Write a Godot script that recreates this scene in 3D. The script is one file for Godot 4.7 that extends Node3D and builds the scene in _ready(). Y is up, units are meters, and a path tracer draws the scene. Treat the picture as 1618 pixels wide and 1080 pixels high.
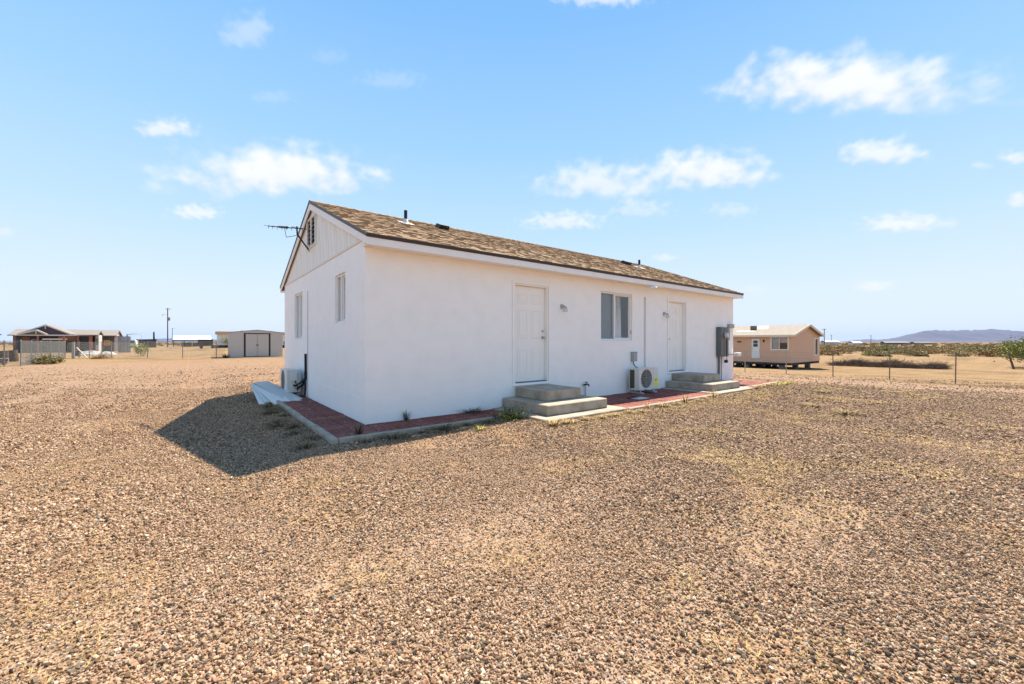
extends Node3D

# World axes follow the white house: x runs along its door side, -z along its gable side, y is up. The near house corner is the origin.
const EYE := Vector3(-2.166, 1.3, 6.551)
const FWD := Vector3(0.6143, 0, -0.7891)
const RGT := Vector3(0.7891, 0, 0.6143)
const LEN := 12.65
const WID := 7.14
const EAVE_Y := 2.95
const OVER := 0.3
const RAKE := 0.07
const SLOPE := 0.395
const VENT_Y0 := 3.48
const VENT_Y1 := 4.12
const VENT_Z0 := -4.08
const VENT_Z1 := -3.264

var used := {}
var mats := {}
var texs := {}
var rng := RandomNumberGenerator.new()
var lump := FastNoiseLite.new()


# ---------------------------------------------------------------- helpers
func numbered(called: String) -> String:
	var n: int = used.get(called, 0)
	used[called] = n + 1
	return called if n == 0 else "%s_%03d" % [called, n]


func thing(called: String, label: String, category: String, at := Vector3.ZERO, turn := 0.0, group := "") -> Node3D:
	var o := Node3D.new()
	o.name = numbered(called)
	add_child(o, true)
	o.position = at
	o.rotation.y = turn
	o.set_meta("label", label)
	o.set_meta("category", category)
	if group != "":
		o.set_meta("group", group)
	return o


func tag(o: Node, label: String, category: String, group := "") -> void:
	o.set_meta("label", label)
	o.set_meta("category", category)
	if group != "":
		o.set_meta("group", group)


func new_st() -> SurfaceTool:
	var st := SurfaceTool.new()
	st.begin(Mesh.PRIMITIVE_TRIANGLES)
	st.set_smooth_group(-1)
	return st


func part(called: String, st: SurfaceTool, m: Material, parent: Node) -> MeshInstance3D:
	st.generate_normals()
	var o := MeshInstance3D.new()
	o.name = numbered(called) if parent == self else called
	o.mesh = st.commit()
	o.mesh.surface_set_material(0, m)
	parent.add_child(o, true)
	return o


func mesh_part(called: String, mesh: Mesh, parent: Node, at := Vector3.ZERO) -> MeshInstance3D:
	var o := MeshInstance3D.new()
	o.name = numbered(called) if parent == self else called
	o.mesh = mesh
	parent.add_child(o, true)
	o.position = at
	return o


func structure(o: Node) -> Node:
	o.set_meta("kind", "structure")
	return o


func stuff(o: Node) -> Node:
	o.set_meta("kind", "stuff")
	return o


func tri(st: SurfaceTool, a: Vector3, b: Vector3, c: Vector3, inside: Vector3) -> void:
	if (c - a).cross(b - a).dot((a + b + c) / 3.0 - inside) < 0.0:
		st.add_vertex(a); st.add_vertex(c); st.add_vertex(b)
	else:
		st.add_vertex(a); st.add_vertex(b); st.add_vertex(c)


func quad(st: SurfaceTool, a: Vector3, b: Vector3, c: Vector3, d: Vector3, inside: Vector3) -> void:
	tri(st, a, b, c, inside)
	tri(st, a, c, d, inside)


# a box from lo to hi with chamfered edges
func box(st: SurfaceTool, lo: Vector3, hi: Vector3, b := 0.0) -> void:
	var m := (lo + hi) / 2.0
	var s := (hi - lo) / 2.0
	b = min(b, min(s.x, min(s.y, s.z)) * 0.9)
	var f := func(ax: int, sg: float, pu: float, pv: float, shrink: float) -> Vector3:
		var v := Vector3.ZERO
		v[ax] = sg * s[ax]
		v[(ax + 1) % 3] = pu * (s[(ax + 1) % 3] - shrink)
		v[(ax + 2) % 3] = pv * (s[(ax + 2) % 3] - shrink)
		return m + v
	for ax in 3:
		for sg in [-1.0, 1.0]:
			quad(st, f.call(ax, sg, -1, -1, b), f.call(ax, sg, 1, -1, b), f.call(ax, sg, 1, 1, b), f.call(ax, sg, -1, 1, b), m)
	if b <= 0.0:
		return
	for ax in 3:
		var ay := (ax + 1) % 3
		var az := (ax + 2) % 3
		for sy in [-1.0, 1.0]:
			for sz in [-1.0, 1.0]:
				# edge along ax, between face ay*sy and face az*sz
				var p := Vector3.ZERO
				p[ay] = sy * s[ay]; p[az] = sz * (s[az] - b)
				var q := Vector3.ZERO
				q[ay] = sy * (s[ay] - b); q[az] = sz * s[az]
				var e := Vector3.ZERO
				e[ax] = s[ax] - b
				quad(st, m + p - e, m + p + e, m + q + e, m + q - e, m)
	for sx in [-1.0, 1.0]:
		for sy in [-1.0, 1.0]:
			for sz in [-1.0, 1.0]:
				tri(st, m + Vector3(sx * s.x, sy * (s.y - b), sz * (s.z - b)), m + Vector3(sx * (s.x - b), sy * s.y, sz * (s.z - b)), m + Vector3(sx * (s.x - b), sy * (s.y - b), sz * s.z), m)


# a bar of rectangular section from p to q; w across, h along the given up
func bar(st: SurfaceTool, p: Vector3, q: Vector3, w: float, h: float, up := Vector3.UP) -> void:
	var d := (q - p).normalized()
	var side := d.cross(up)
	if side.length() < 0.01:
		side = d.cross(Vector3.RIGHT)
	side = side.normalized() * w / 2.0
	var top := side.cross(d).normalized() * h / 2.0
	var c := (p + q) / 2.0
	var k := [p - side - top, p + side - top, p + side + top, p - side + top, q - side - top, q + side - top, q + side + top, q - side + top]
	for f in [[0, 1, 2, 3], [4, 5, 6, 7], [0, 1, 5, 4], [1, 2, 6, 5], [2, 3, 7, 6], [3, 0, 4, 7]]:
		quad(st, k[f[0]], k[f[1]], k[f[2]], k[f[3]], c)


func tube(st: SurfaceTool, p: Vector3, q: Vector3, r0: float, r1: float, n := 8, caps := true) -> void:
	var d := (q - p).normalized()
	var u := d.cross(Vector3.UP if absf(d.y) < 0.9 else Vector3.RIGHT).normalized()
	var v := d.cross(u)
	var c := (p + q) / 2.0
	st.set_smooth_group(1)
	for i in n:
		var a := TAU * i / n
		var b := TAU * (i + 1) / n
		var ua := u * cos(a) + v * sin(a)
		var ub := u * cos(b) + v * sin(b)
		quad(st, p + ua * r0, p + ub * r0, q + ub * r1, q + ua * r1, c)
	st.set_smooth_group(-1)
	if caps:
		for i in n:
			var a := TAU * i / n
			var b := TAU * (i + 1) / n
			var ua := u * cos(a) + v * sin(a)
			var ub := u * cos(b) + v * sin(b)
			if r0 > 0.0005:
				tri(st, p, p + ua * r0, p + ub * r0, c)
			if r1 > 0.0005:
				tri(st, q, q + ua * r1, q + ub * r1, c)


func path_tube(st: SurfaceTool, pts: Array, r: float, n := 6) -> void:
	for i in pts.size() - 1:
		tube(st, pts[i], pts[i + 1], r, r, n)


# a ring round the axis d at c
func ring(st: SurfaceTool, c: Vector3, d: Vector3, radius: float, thick: float, n := 24) -> void:
	var u := d.cross(Vector3.UP if absf(d.y) < 0.9 else Vector3.RIGHT).normalized()
	var v := d.cross(u)
	for i in n:
		var a := TAU * i / n
		var b := TAU * (i + 1) / n
		tube(st, c + (u * cos(a) + v * sin(a)) * radius, c + (u * cos(b) + v * sin(b)) * radius, thick, thick, 5, false)


# a slab on the ground plan: polygon of x,z points, between two heights
func prism(st: SurfaceTool, pts: Array, y0: float, y1: float) -> void:
	var c := Vector3.ZERO
	for p in pts:
		c += Vector3(p.x, (y0 + y1) / 2.0, p.y) / pts.size()
	for i in pts.size():
		var a: Vector2 = pts[i]
		var b: Vector2 = pts[(i + 1) % pts.size()]
		quad(st, Vector3(a.x, y0, a.y), Vector3(b.x, y0, b.y), Vector3(b.x, y1, b.y), Vector3(a.x, y1, a.y), c)
		tri(st, Vector3(c.x, y1, c.z), Vector3(a.x, y1, a.y), Vector3(b.x, y1, b.y), c)
		tri(st, Vector3(c.x, y0, c.z), Vector3(a.x, y0, a.y), Vector3(b.x, y0, b.y), c)


# a convex outline (points in 3D, one plane) given a thickness along t
func plate(st: SurfaceTool, pts: Array, t: Vector3) -> void:
	var c := t / 2.0
	for p in pts:
		c += p / pts.size()
	for i in pts.size():
		var a: Vector3 = pts[i]
		var b: Vector3 = pts[(i + 1) % pts.size()]
		quad(st, a, b, b + t, a + t, c)
		if i > 0 and i < pts.size() - 1:
			tri(st, pts[0], a, b, c)
			tri(st, pts[0] + t, a + t, b + t, c)


func lin(r: float, g: float, b: float) -> Color:
	return Color(r, g, b).linear_to_srgb()


func noise_tex(key: String, kind: int, freq: float, ramp: Array, size := 512, octaves := 4, as_normal := 0.0) -> Texture2D:
	if texs.has(key):
		return texs[key]
	var n := FastNoiseLite.new()
	n.seed = hash(key) % 1000
	n.noise_type = kind
	n.frequency = freq
	n.fractal_octaves = octaves
	n.fractal_type = FastNoiseLite.FRACTAL_FBM if octaves > 1 else FastNoiseLite.FRACTAL_NONE
	if kind == FastNoiseLite.TYPE_CELLULAR:
		n.cellular_return_type = FastNoiseLite.RETURN_DISTANCE if as_normal > 0.0 else FastNoiseLite.RETURN_CELL_VALUE
		n.cellular_jitter = 1.0
		n.seed = 7
	var t := NoiseTexture2D.new()
	t.noise = n
	t.width = size
	t.height = size
	t.seamless = true
	t.seamless_blend_skirt = 0.06
	if as_normal > 0.0:
		t.as_normal_map = true
		t.bump_strength = as_normal
	else:
		var g := Gradient.new()
		g.offsets = PackedFloat32Array(ramp.map(func(x): return x[0]))
		g.colors = PackedColorArray(ramp.map(func(x): return x[1]))
		t.color_ramp = g
	texs[key] = t
	return t


func grey(v: float) -> Color:
	return Color(v, v, v)


func mat(key: String, c: Color, rough := 0.8, metal := 0.0, tex: Texture2D = null, scale := 1.0, nrm: Texture2D = null, nstrength := 1.0) -> StandardMaterial3D:
	if mats.has(key):
		return mats[key]
	var m := StandardMaterial3D.new()
	m.albedo_color = c
	m.roughness = rough
	m.metallic = metal
	m.metallic_specular = 0.4
	if tex != null or nrm != null:
		m.uv1_triplanar = true
		m.uv1_world_triplanar = true
		m.uv1_scale = Vector3.ONE * scale
	if tex != null:
		m.albedo_texture = tex
	if nrm != null:
		m.normal_enabled = true
		m.normal_texture = nrm
		m.normal_scale = nstrength
	mats[key] = m
	return m


func tinted(key: String, rough := 0.85, tex: Texture2D = null, scale := 1.0) -> StandardMaterial3D:
	var m := mat(key, Color.WHITE, rough, 0.0, tex, scale)
	m.vertex_color_use_as_albedo = true
	return m


func palette() -> void:
	mat("galvanised", lin(0.24, 0.25, 0.24), 0.55, 0.4)
	mat("shed_brown", lin(0.035, 0.024, 0.02), 0.55)
	mat("chassis", lin(0.02, 0.018, 0.017), 0.8)
	mat("cable_black", lin(0.015, 0.015, 0.016), 0.5)
	mat("lamp_white", lin(0.75, 0.74, 0.70), 0.4)
	mat("rubber", lin(0.02, 0.02, 0.02), 0.8)
	mat("dark_roof", lin(0.03, 0.028, 0.03), 0.8)
	mat("porch_pale", lin(0.46, 0.44, 0.43), 0.8)
	mat("flashing", lin(0.62, 0.60, 0.57), 0.5, 0.2)
	mat("foam_black", lin(0.018, 0.018, 0.02), 0.8)
	mat("conduit_white", lin(0.58, 0.57, 0.56), 0.5)
	mat("nickel", lin(0.50, 0.47, 0.43), 0.3, 0.9)
	mat("bark", lin(0.12, 0.085, 0.06), 0.9)
	mat("carport_back", lin(0.13, 0.105, 0.085), 0.9)
	mat("van_glass", lin(0.07, 0.09, 0.10), 0.1)


func squash(o: Node3D, u: float, v: float) -> void:
	o.rotation.y = 0.0
	o.scale.x = 1.0 / (0.789 - 0.614 * u / v)


func site(u: float, v: float) -> Vector3:   # metres to the right of and beyond the place where one stands
	var p := EYE + RGT * u + FWD * v
	return Vector3(p.x, ground_height(p.x, p.z), p.z)


func ground_height(x: float, z: float) -> float:
	var off: float = max(max(-0.7 - x, z - 0.8), 0.0)
	var h := -0.03 - (0.03 + 0.11 * smoothstep(0.0, 1.1, off)) * smoothstep(2.4, -0.2, x) - 0.04 * smoothstep(1.8, 4.5, z)
	h -= clampf(x - 13.0, 0.0, 31.0) * 0.0425
	var far := Vector2(x + 2.0, z - 6.5).length()
	h += lump.get_noise_2d(x * 0.6, z * 0.6) * 0.05 * smoothstep(9.0, 30.0, far)
	h += lump.get_noise_2d(x * 0.06, z * 0.06) * 1.2 * smoothstep(90.0, 400.0, far)
	h += 0.5 * exp(-(pow((x + 2.2) / 4.0, 2) + pow((z + 52.0) / 3.0, 2)))
	return h


func leaf_mesh(seed_: int, count: int, place: Callable, size: float, tints: Array, m: Material, slim := 0.45) -> ArrayMesh:
	var r := RandomNumberGenerator.new()
	r.seed = seed_
	var v := PackedVector3Array()
	var nn := PackedVector3Array()
	var cc := PackedColorArray()
	for i in count:
		var p: Vector3 = place.call(r)
		var a := Vector3(r.randf_range(-1, 1), r.randf_range(-0.7, 1), r.randf_range(-1, 1)).normalized()
		var b := a.cross(Vector3(r.randf_range(-1, 1), r.randf_range(-1, 1), r.randf_range(-1, 1))).normalized()
		var s := size * r.randf_range(0.6, 1.35)
		var c: Color = tints[r.randi() % tints.size()] * r.randf_range(0.75, 1.2)
		c.a = 1.0
		var w := b * s * slim
		var l := a * s
		var n := a.cross(b).normalized()
		for q in [p, p + l * 0.5 + w, p + l, p, p + l, p + l * 0.5 - w]:
			v.append(q); nn.append(n); cc.append(c)
	var arr := []
	arr.resize(Mesh.ARRAY_MAX)
	arr[Mesh.ARRAY_VERTEX] = v
	arr[Mesh.ARRAY_NORMAL] = nn
	arr[Mesh.ARRAY_COLOR] = cc
	var am := ArrayMesh.new()
	am.add_surface_from_arrays(Mesh.PRIMITIVE_TRIANGLES, arr)
	am.surface_set_material(0, m)
	return am


# thin bent blades rising from one root
func blades(seed_: int, count: int, tall: float, spread: float, tints: Array, m: Material, width := 0.006, root := 0.03) -> ArrayMesh:
	var r := RandomNumberGenerator.new()
	r.seed = seed_
	var v := PackedVector3Array()
	var nn := PackedVector3Array()
	var cc := PackedColorArray()
	for i in count:
		var a := r.randf() * TAU
		var out := Vector3(cos(a), 0, sin(a))
		var side := Vector3(-sin(a), 0, cos(a)).rotated(Vector3.UP, r.randf_range(-1.0, 1.0)) * width * r.randf_range(0.6, 1.3)
		var h := tall * r.randf_range(0.45, 1.1)
		var lean := spread * r.randf_range(0.1, 1.0)
		var p0 := out * r.randf() * root
		var p1 := p0 + out * lean * 0.4 + Vector3.UP * h * 0.6
		var p2 := p0 + out * lean + Vector3.UP * h
		var c: Color = tints[r.randi() % tints.size()] * r.randf_range(0.75, 1.2)
		c.a = 1.0
		for q in [p0 - side, p1 - side * 0.8, p1 + side * 0.8, p0 - side, p1 + side * 0.8, p0 + side, p1 - side * 0.8, p2, p1 + side * 0.8]:
			v.append(q); nn.append((out * 0.6 + Vector3.UP * 0.5).normalized()); cc.append(c)
	var arr := []
	arr.resize(Mesh.ARRAY_MAX)
	arr[Mesh.ARRAY_VERTEX] = v
	arr[Mesh.ARRAY_NORMAL] = nn
	arr[Mesh.ARRAY_COLOR] = cc
	var am := ArrayMesh.new()
	am.add_surface_from_arrays(Mesh.PRIMITIVE_TRIANGLES, arr)
	am.surface_set_material(0, m)
	return am


# ---------------------------------------------------------------- sky
func sky_image() -> Image:
	var w := 4096
	var h := 2048
	var im := Image.create(w, h, false, Image.FORMAT_RGBF)
	var rows := []
	for y in h:
		var el := 90.0 - (y + 0.5) * 180.0 / h
		var t := clampf(el, 0.0, 90.0)
		var c := Color(0.74, 0.865, 0.965)
		var stops := [[0.0, Color(0.83, 0.905, 0.965)], [6.0, Color(0.725, 0.855, 0.965)], [14.0, Color(0.53, 0.755, 0.96)], [25.0, Color(0.355, 0.63, 0.95)], [38.0, Color(0.235, 0.51, 0.92)], [60.0, Color(0.16, 0.40, 0.83)], [90.0, Color(0.12, 0.33, 0.73)]]
		for i in stops.size() - 1:
			if t >= stops[i][0] and t <= stops[i + 1][0]:
				c = stops[i][1].lerp(stops[i + 1][1], (t - stops[i][0]) / (stops[i + 1][0] - stops[i][0]))
		rows.append(c)
		im.fill_rect(Rect2i(0, y, w, 1), c)
	# azimuth, height, width, tallness in degrees, thickness
	var clouds := [[5.2, 32.3, 5.6, 3.2, 0.35], [-2.1, 21.5, 4.7, 2.0, 0.75], [8.7, 19.4, 20.8, 5.7, 1.0], [0.4, 13.9, 4.4, 1.7, 0.8], [76.6, 25.8, 20.6, 5.6, 1.0], [62.7, 20.5, 14.5, 4.6, 0.95], [50.1, 20.5, 16.7, 4.5, 0.75], [79.8, 18.8, 6.4, 2.8, 0.85], [45.0, 16.1, 11.2, 2.4, 0.7], [81.3, 11.7, 6.3, 2.0, 0.8], [65.9, 15.7, 5.2, 1.7, 0.35], [55.2, 17.1, 7.2, 2.3, 0.4], [88.6, 15.8, 1.6, 1.2, 0.7], [88.8, 12.2, 1.4, 1.4, 0.7], [79.2, 5.7, 3.2, 1.2, 0.7], [58.2, 10.8, 3.1, 1.1, 0.5], [86.6, 15.8, 1.2, 0.8, 0.4], [50.6, 39.3, 13.4, 2.2, 0.7], [21.7, 31.3, 8.1, 2.1, 0.18], [-13.0, 9.5, 1.1, 0.8, 0.4], [13.9, 32.3, 4.4, 1.7, 0.12], [7.7, 27.1, 4.6, 1.5, 0.15], [68.3, 6.2, 3.9, 1.1, 0.25], [-9.9, 5.9, 2.4, 0.9, 0.2], [4.8, 35.3, 3.7, 1.0, 0.4]]
	var r := RandomNumberGenerator.new()
	r.seed = 5
	for k in 40:   # the same fair-weather clouds go on all round
		var az := r.randf_range(96.0, 338.0)
		clouds.append([az, r.randf_range(6.0, 42.0), r.randf_range(3.0, 18.0), r.randf_range(1.2, 5.0), r.randf_range(0.3, 1.0)])
	var n := FastNoiseLite.new()
	n.seed = 11
	n.noise_type = FastNoiseLite.TYPE_SIMPLEX_SMOOTH
	n.frequency = 1.0
	n.fractal_octaves = 5
	for c in clouds:
		var a0: float = c[0] - c[2] * 0.75
		var a1: float = c[0] + c[2] * 0.75
		var e0: float = c[1] - c[3] * 0.9
		var e1: float = c[1] + c[3] * 0.9
		var grain: float = 1.0 / max(0.8, c[3] * 0.55)
		# flat-based clouds drift in straight streets across the wind
		var mid: float = 37.9 if absf(c[0] - 37.9) < 62.0 else c[0]
		var lift := tan(deg_to_rad(c[1])) / cos(deg_to_rad(c[0] - mid))
		var sag: float = c[1] - rad_to_deg(atan(lift * cos(deg_to_rad(absf(c[0] - mid) + c[2] * 0.75))))
		e0 -= absf(sag)
		e1 += absf(sag)
		for y in range(int((90.0 - e1) / 180.0 * h), int((90.0 - e0) / 180.0 * h) + 1):
			var el := 90.0 - (y + 0.5) * 180.0 / h
			for xx in range(int(a0 / 360.0 * w), int(a1 / 360.0 * w) + 1):
				var az := (xx + 0.5) * 360.0 / w
				var dx: float = (az - c[0]) / (c[2] * 0.56)
				var dy: float = (el - rad_to_deg(atan(lift * cos(deg_to_rad(az - mid))))) / (c[3] * 0.5)
				var lobes := n.get_noise_2d(az * grain * 0.55 + c[0], 3.0)
				var edge := 1.0 - sqrt(dx * dx + pow(dy * (0.85 if dy > 0.0 else 1.25) - lobes * 0.22, 2.0))
				if edge < -0.7:
					continue
				var f := n.get_noise_2d(az * grain * 0.8 + 31.0 * c[0], el * grain * 1.2)
				var d := smoothstep(-0.15, 1.1, edge * 1.25 + f * 0.66 + 0.08) * float(c[4])
				if d <= 0.003:
					continue
				var px := posmod(xx, w)
				var lit := 0.97 + 0.05 * clampf(dy + f, -1.0, 1.0)
				im.set_pixel(px, y, im.get_pixel(px, y).lerp(Color(0.955, 0.965, 0.985) * lit, clampf(d * 0.92, 0.0, 1.0)))
	return im


func make_light() -> void:
	var cam := Camera3D.new()
	cam.name = "camera"
	add_child(cam)
	cam.position = EYE
	cam.transform.basis = Basis.looking_at(FWD, Vector3.UP)
	cam.fov = 79.44
	cam.near = 0.05
	cam.far = 20000.0
	cam.current = true
	var sky := Sky.new()
	var pano := PanoramaSkyMaterial.new()
	pano.panorama = ImageTexture.create_from_image(sky_image())
	pano.energy_multiplier = 1.0
	sky.sky_material = pano
	var env := Environment.new()
	env.background_mode = Environment.BG_SKY
	env.sky = sky
	env.background_energy_multiplier = 0.472
	env.tonemap_mode = Environment.TONE_MAPPER_LINEAR
	env.tonemap_exposure = 2.3
	env.sdfgi_enabled = true
	env.ssao_enabled = true
	env.ssil_enabled = true
	env.fog_enabled = true
	env.fog_density = 0.00005
	env.fog_light_color = Color(0.66, 0.78, 1.0)
	var we := WorldEnvironment.new()
	we.name = "world_environment"
	we.environment = env
	add_child(we)
	var sun := DirectionalLight3D.new()
	sun.name = "sun"
	add_child(sun)
	sun.transform.basis = Basis.looking_at(-Vector3(0.554, 1.0, -0.28), Vector3.UP)
	sun.light_energy = 1.6
	sun.light_color = Color(1.0, 0.94, 0.855)
	sun.light_angular_distance = 0.5
	sun.shadow_enabled = true


# ---------------------------------------------------------------- ground
func gravel_ramp() -> Array:
	return [[0.0, lin(0.066, 0.041, 0.025)], [0.09, lin(0.144, 0.086, 0.050)], [0.2, lin(0.235, 0.148, 0.090)], [0.38, lin(0.313, 0.200, 0.126)], [0.55, lin(0.364, 0.245, 0.166)], [0.74, lin(0.404, 0.285, 0.202)], [0.86, lin(0.260, 0.194, 0.152)], [0.93, lin(0.168, 0.148, 0.137)], [1.0, lin(0.443, 0.341, 0.263)]]


func yard_blend(x: float, z: float) -> float:   # 1 where gravel was spread, 0 on the bare desert soil
	var n := lump.get_noise_2d(x * 1.3, z * 1.3) * 2.0
	var a := smoothstep(23.5, 20.0, x + n)
	var b := smoothstep(-37.0, -30.0, z + n * 2.0)
	var c := smoothstep(-14.0, -9.0, x + n)
	return a * b * max(c, smoothstep(-24.0, -20.0, z))


func worn(x: float, z: float) -> float:   # wheel tracks: 1 in the middle of a track, 0 away from it
	var w := 0.0
	var wob := lump.get_noise_2d(x * 1.1 + 7.0, z * 1.1) * 1.2
	# a sweep round the left of the house to the back, two wheels wide, driven more than once
	for lane in [[-6.2, 0.0], [-8.9, 0.35], [-5.0, -0.3]]:
		var mid: float = lane[0] - 0.012 * pow(z + 6.0, 2.0) * 0.25 + lane[1] * z * 0.08 + wob
		for side in [-0.78, 0.78]:
			w = max(w, exp(-pow((x - mid - side) / 0.42, 2.0)) * (1.0 if lane[1] == 0.0 else 0.6))
	w *= smoothstep(9.0, 4.0, z)
	# the drive along the field fence
	w = max(w, 0.9 * smoothstep(14.2, 16.2, x + wob * 0.6) * smoothstep(23.5, 21.5, x + wob * 0.6))
	# a faint pass in front of the house
	for side in [-0.75, 0.75]:
		w = max(w, 0.5 * exp(-pow((z - 4.6 - side - 0.10 * x + wob * 0.5) / 0.32, 2.0)))
	return w


func make_ground() -> void:
	var v := PackedVector3Array()
	var nn := PackedVector3Array()
	var cc := PackedColorArray()
	var idx := PackedInt32Array()
	var radii := [0.0]
	var rr := 0.5
	while rr < 9000.0:
		radii.append(rr)
		rr *= 1.035 if rr < 60.0 else 1.15
	var seg := 420
	for i in radii.size():
		for k in seg:
			var a := TAU * k / seg
			var x: float = EYE.x + cos(a) * radii[i]
			var z: float = EYE.z + sin(a) * radii[i]
			v.append(Vector3(x, ground_height(x, z), z))
			var e := 0.3
			nn.append(Vector3(ground_height(x - e, z) - ground_height(x + e, z), 2 * e, ground_height(x, z - e) - ground_height(x, z + e)).normalized())
			var y := yard_blend(x, z)
			var n := lump.get_noise_2d(x * 2.0, z * 2.0)
			var n2 := lump.get_noise_2d(x * 7.0 + 50.0, z * 7.0)
			var soil := Color(0.88, 0.89, 0.72).lerp(Color(1.06, 1.05, 0.84), clampf(0.5 + n2 * 1.2, 0.0, 1.0)).lerp(Color(0.64, 0.61, 0.48), clampf(-n * 1.8, 0.0, 0.8))
			var grav := Color(1.06, 1.0, 0.98).lerp(Color(1.0, 0.9, 0.72), clampf(0.15 + n2 * 0.9, 0.0, 0.45))
			grav = grav.lerp(Color(1.30, 1.20, 1.12), worn(x, z) * 0.75)
			cc.append(soil.lerp(grav, y))
			if i > 0:
				var k2 := (k + 1) % seg
				idx.append_array([(i - 1) * seg + k, i * seg + k, i * seg + k2, (i - 1) * seg + k, i * seg + k2, (i - 1) * seg + k2])
	var arr := []
	arr.resize(Mesh.ARRAY_MAX)
	arr[Mesh.ARRAY_VERTEX] = v
	arr[Mesh.ARRAY_NORMAL] = nn
	arr[Mesh.ARRAY_COLOR] = cc
	arr[Mesh.ARRAY_INDEX] = idx
	var am := ArrayMesh.new()
	am.add_surface_from_arrays(Mesh.PRIMITIVE_TRIANGLES, arr)
	var m := tinted("ground", 0.95, noise_tex("gravel", FastNoiseLite.TYPE_CELLULAR, 0.11, gravel_ramp(), 1024, 1), 0.62)
	m.normal_enabled = true
	m.normal_texture = noise_tex("gravel_bump", FastNoiseLite.TYPE_CELLULAR, 0.11, [], 1024, 1, 7.0)
	m.normal_scale = 1.0
	m.metallic_specular = 0.15
	am.surface_set_material(0, m)
	structure(mesh_part("ground", am, self))


func covered(x: float, z: float) -> bool:   # the house and its paved apron
	if x > -0.70 and x < 13.4 and z > -8.0 and z < 0.80:
		return true
	return x > 2.42 and x < 10.4 and z > 0.0 and z < 1.68


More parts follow.
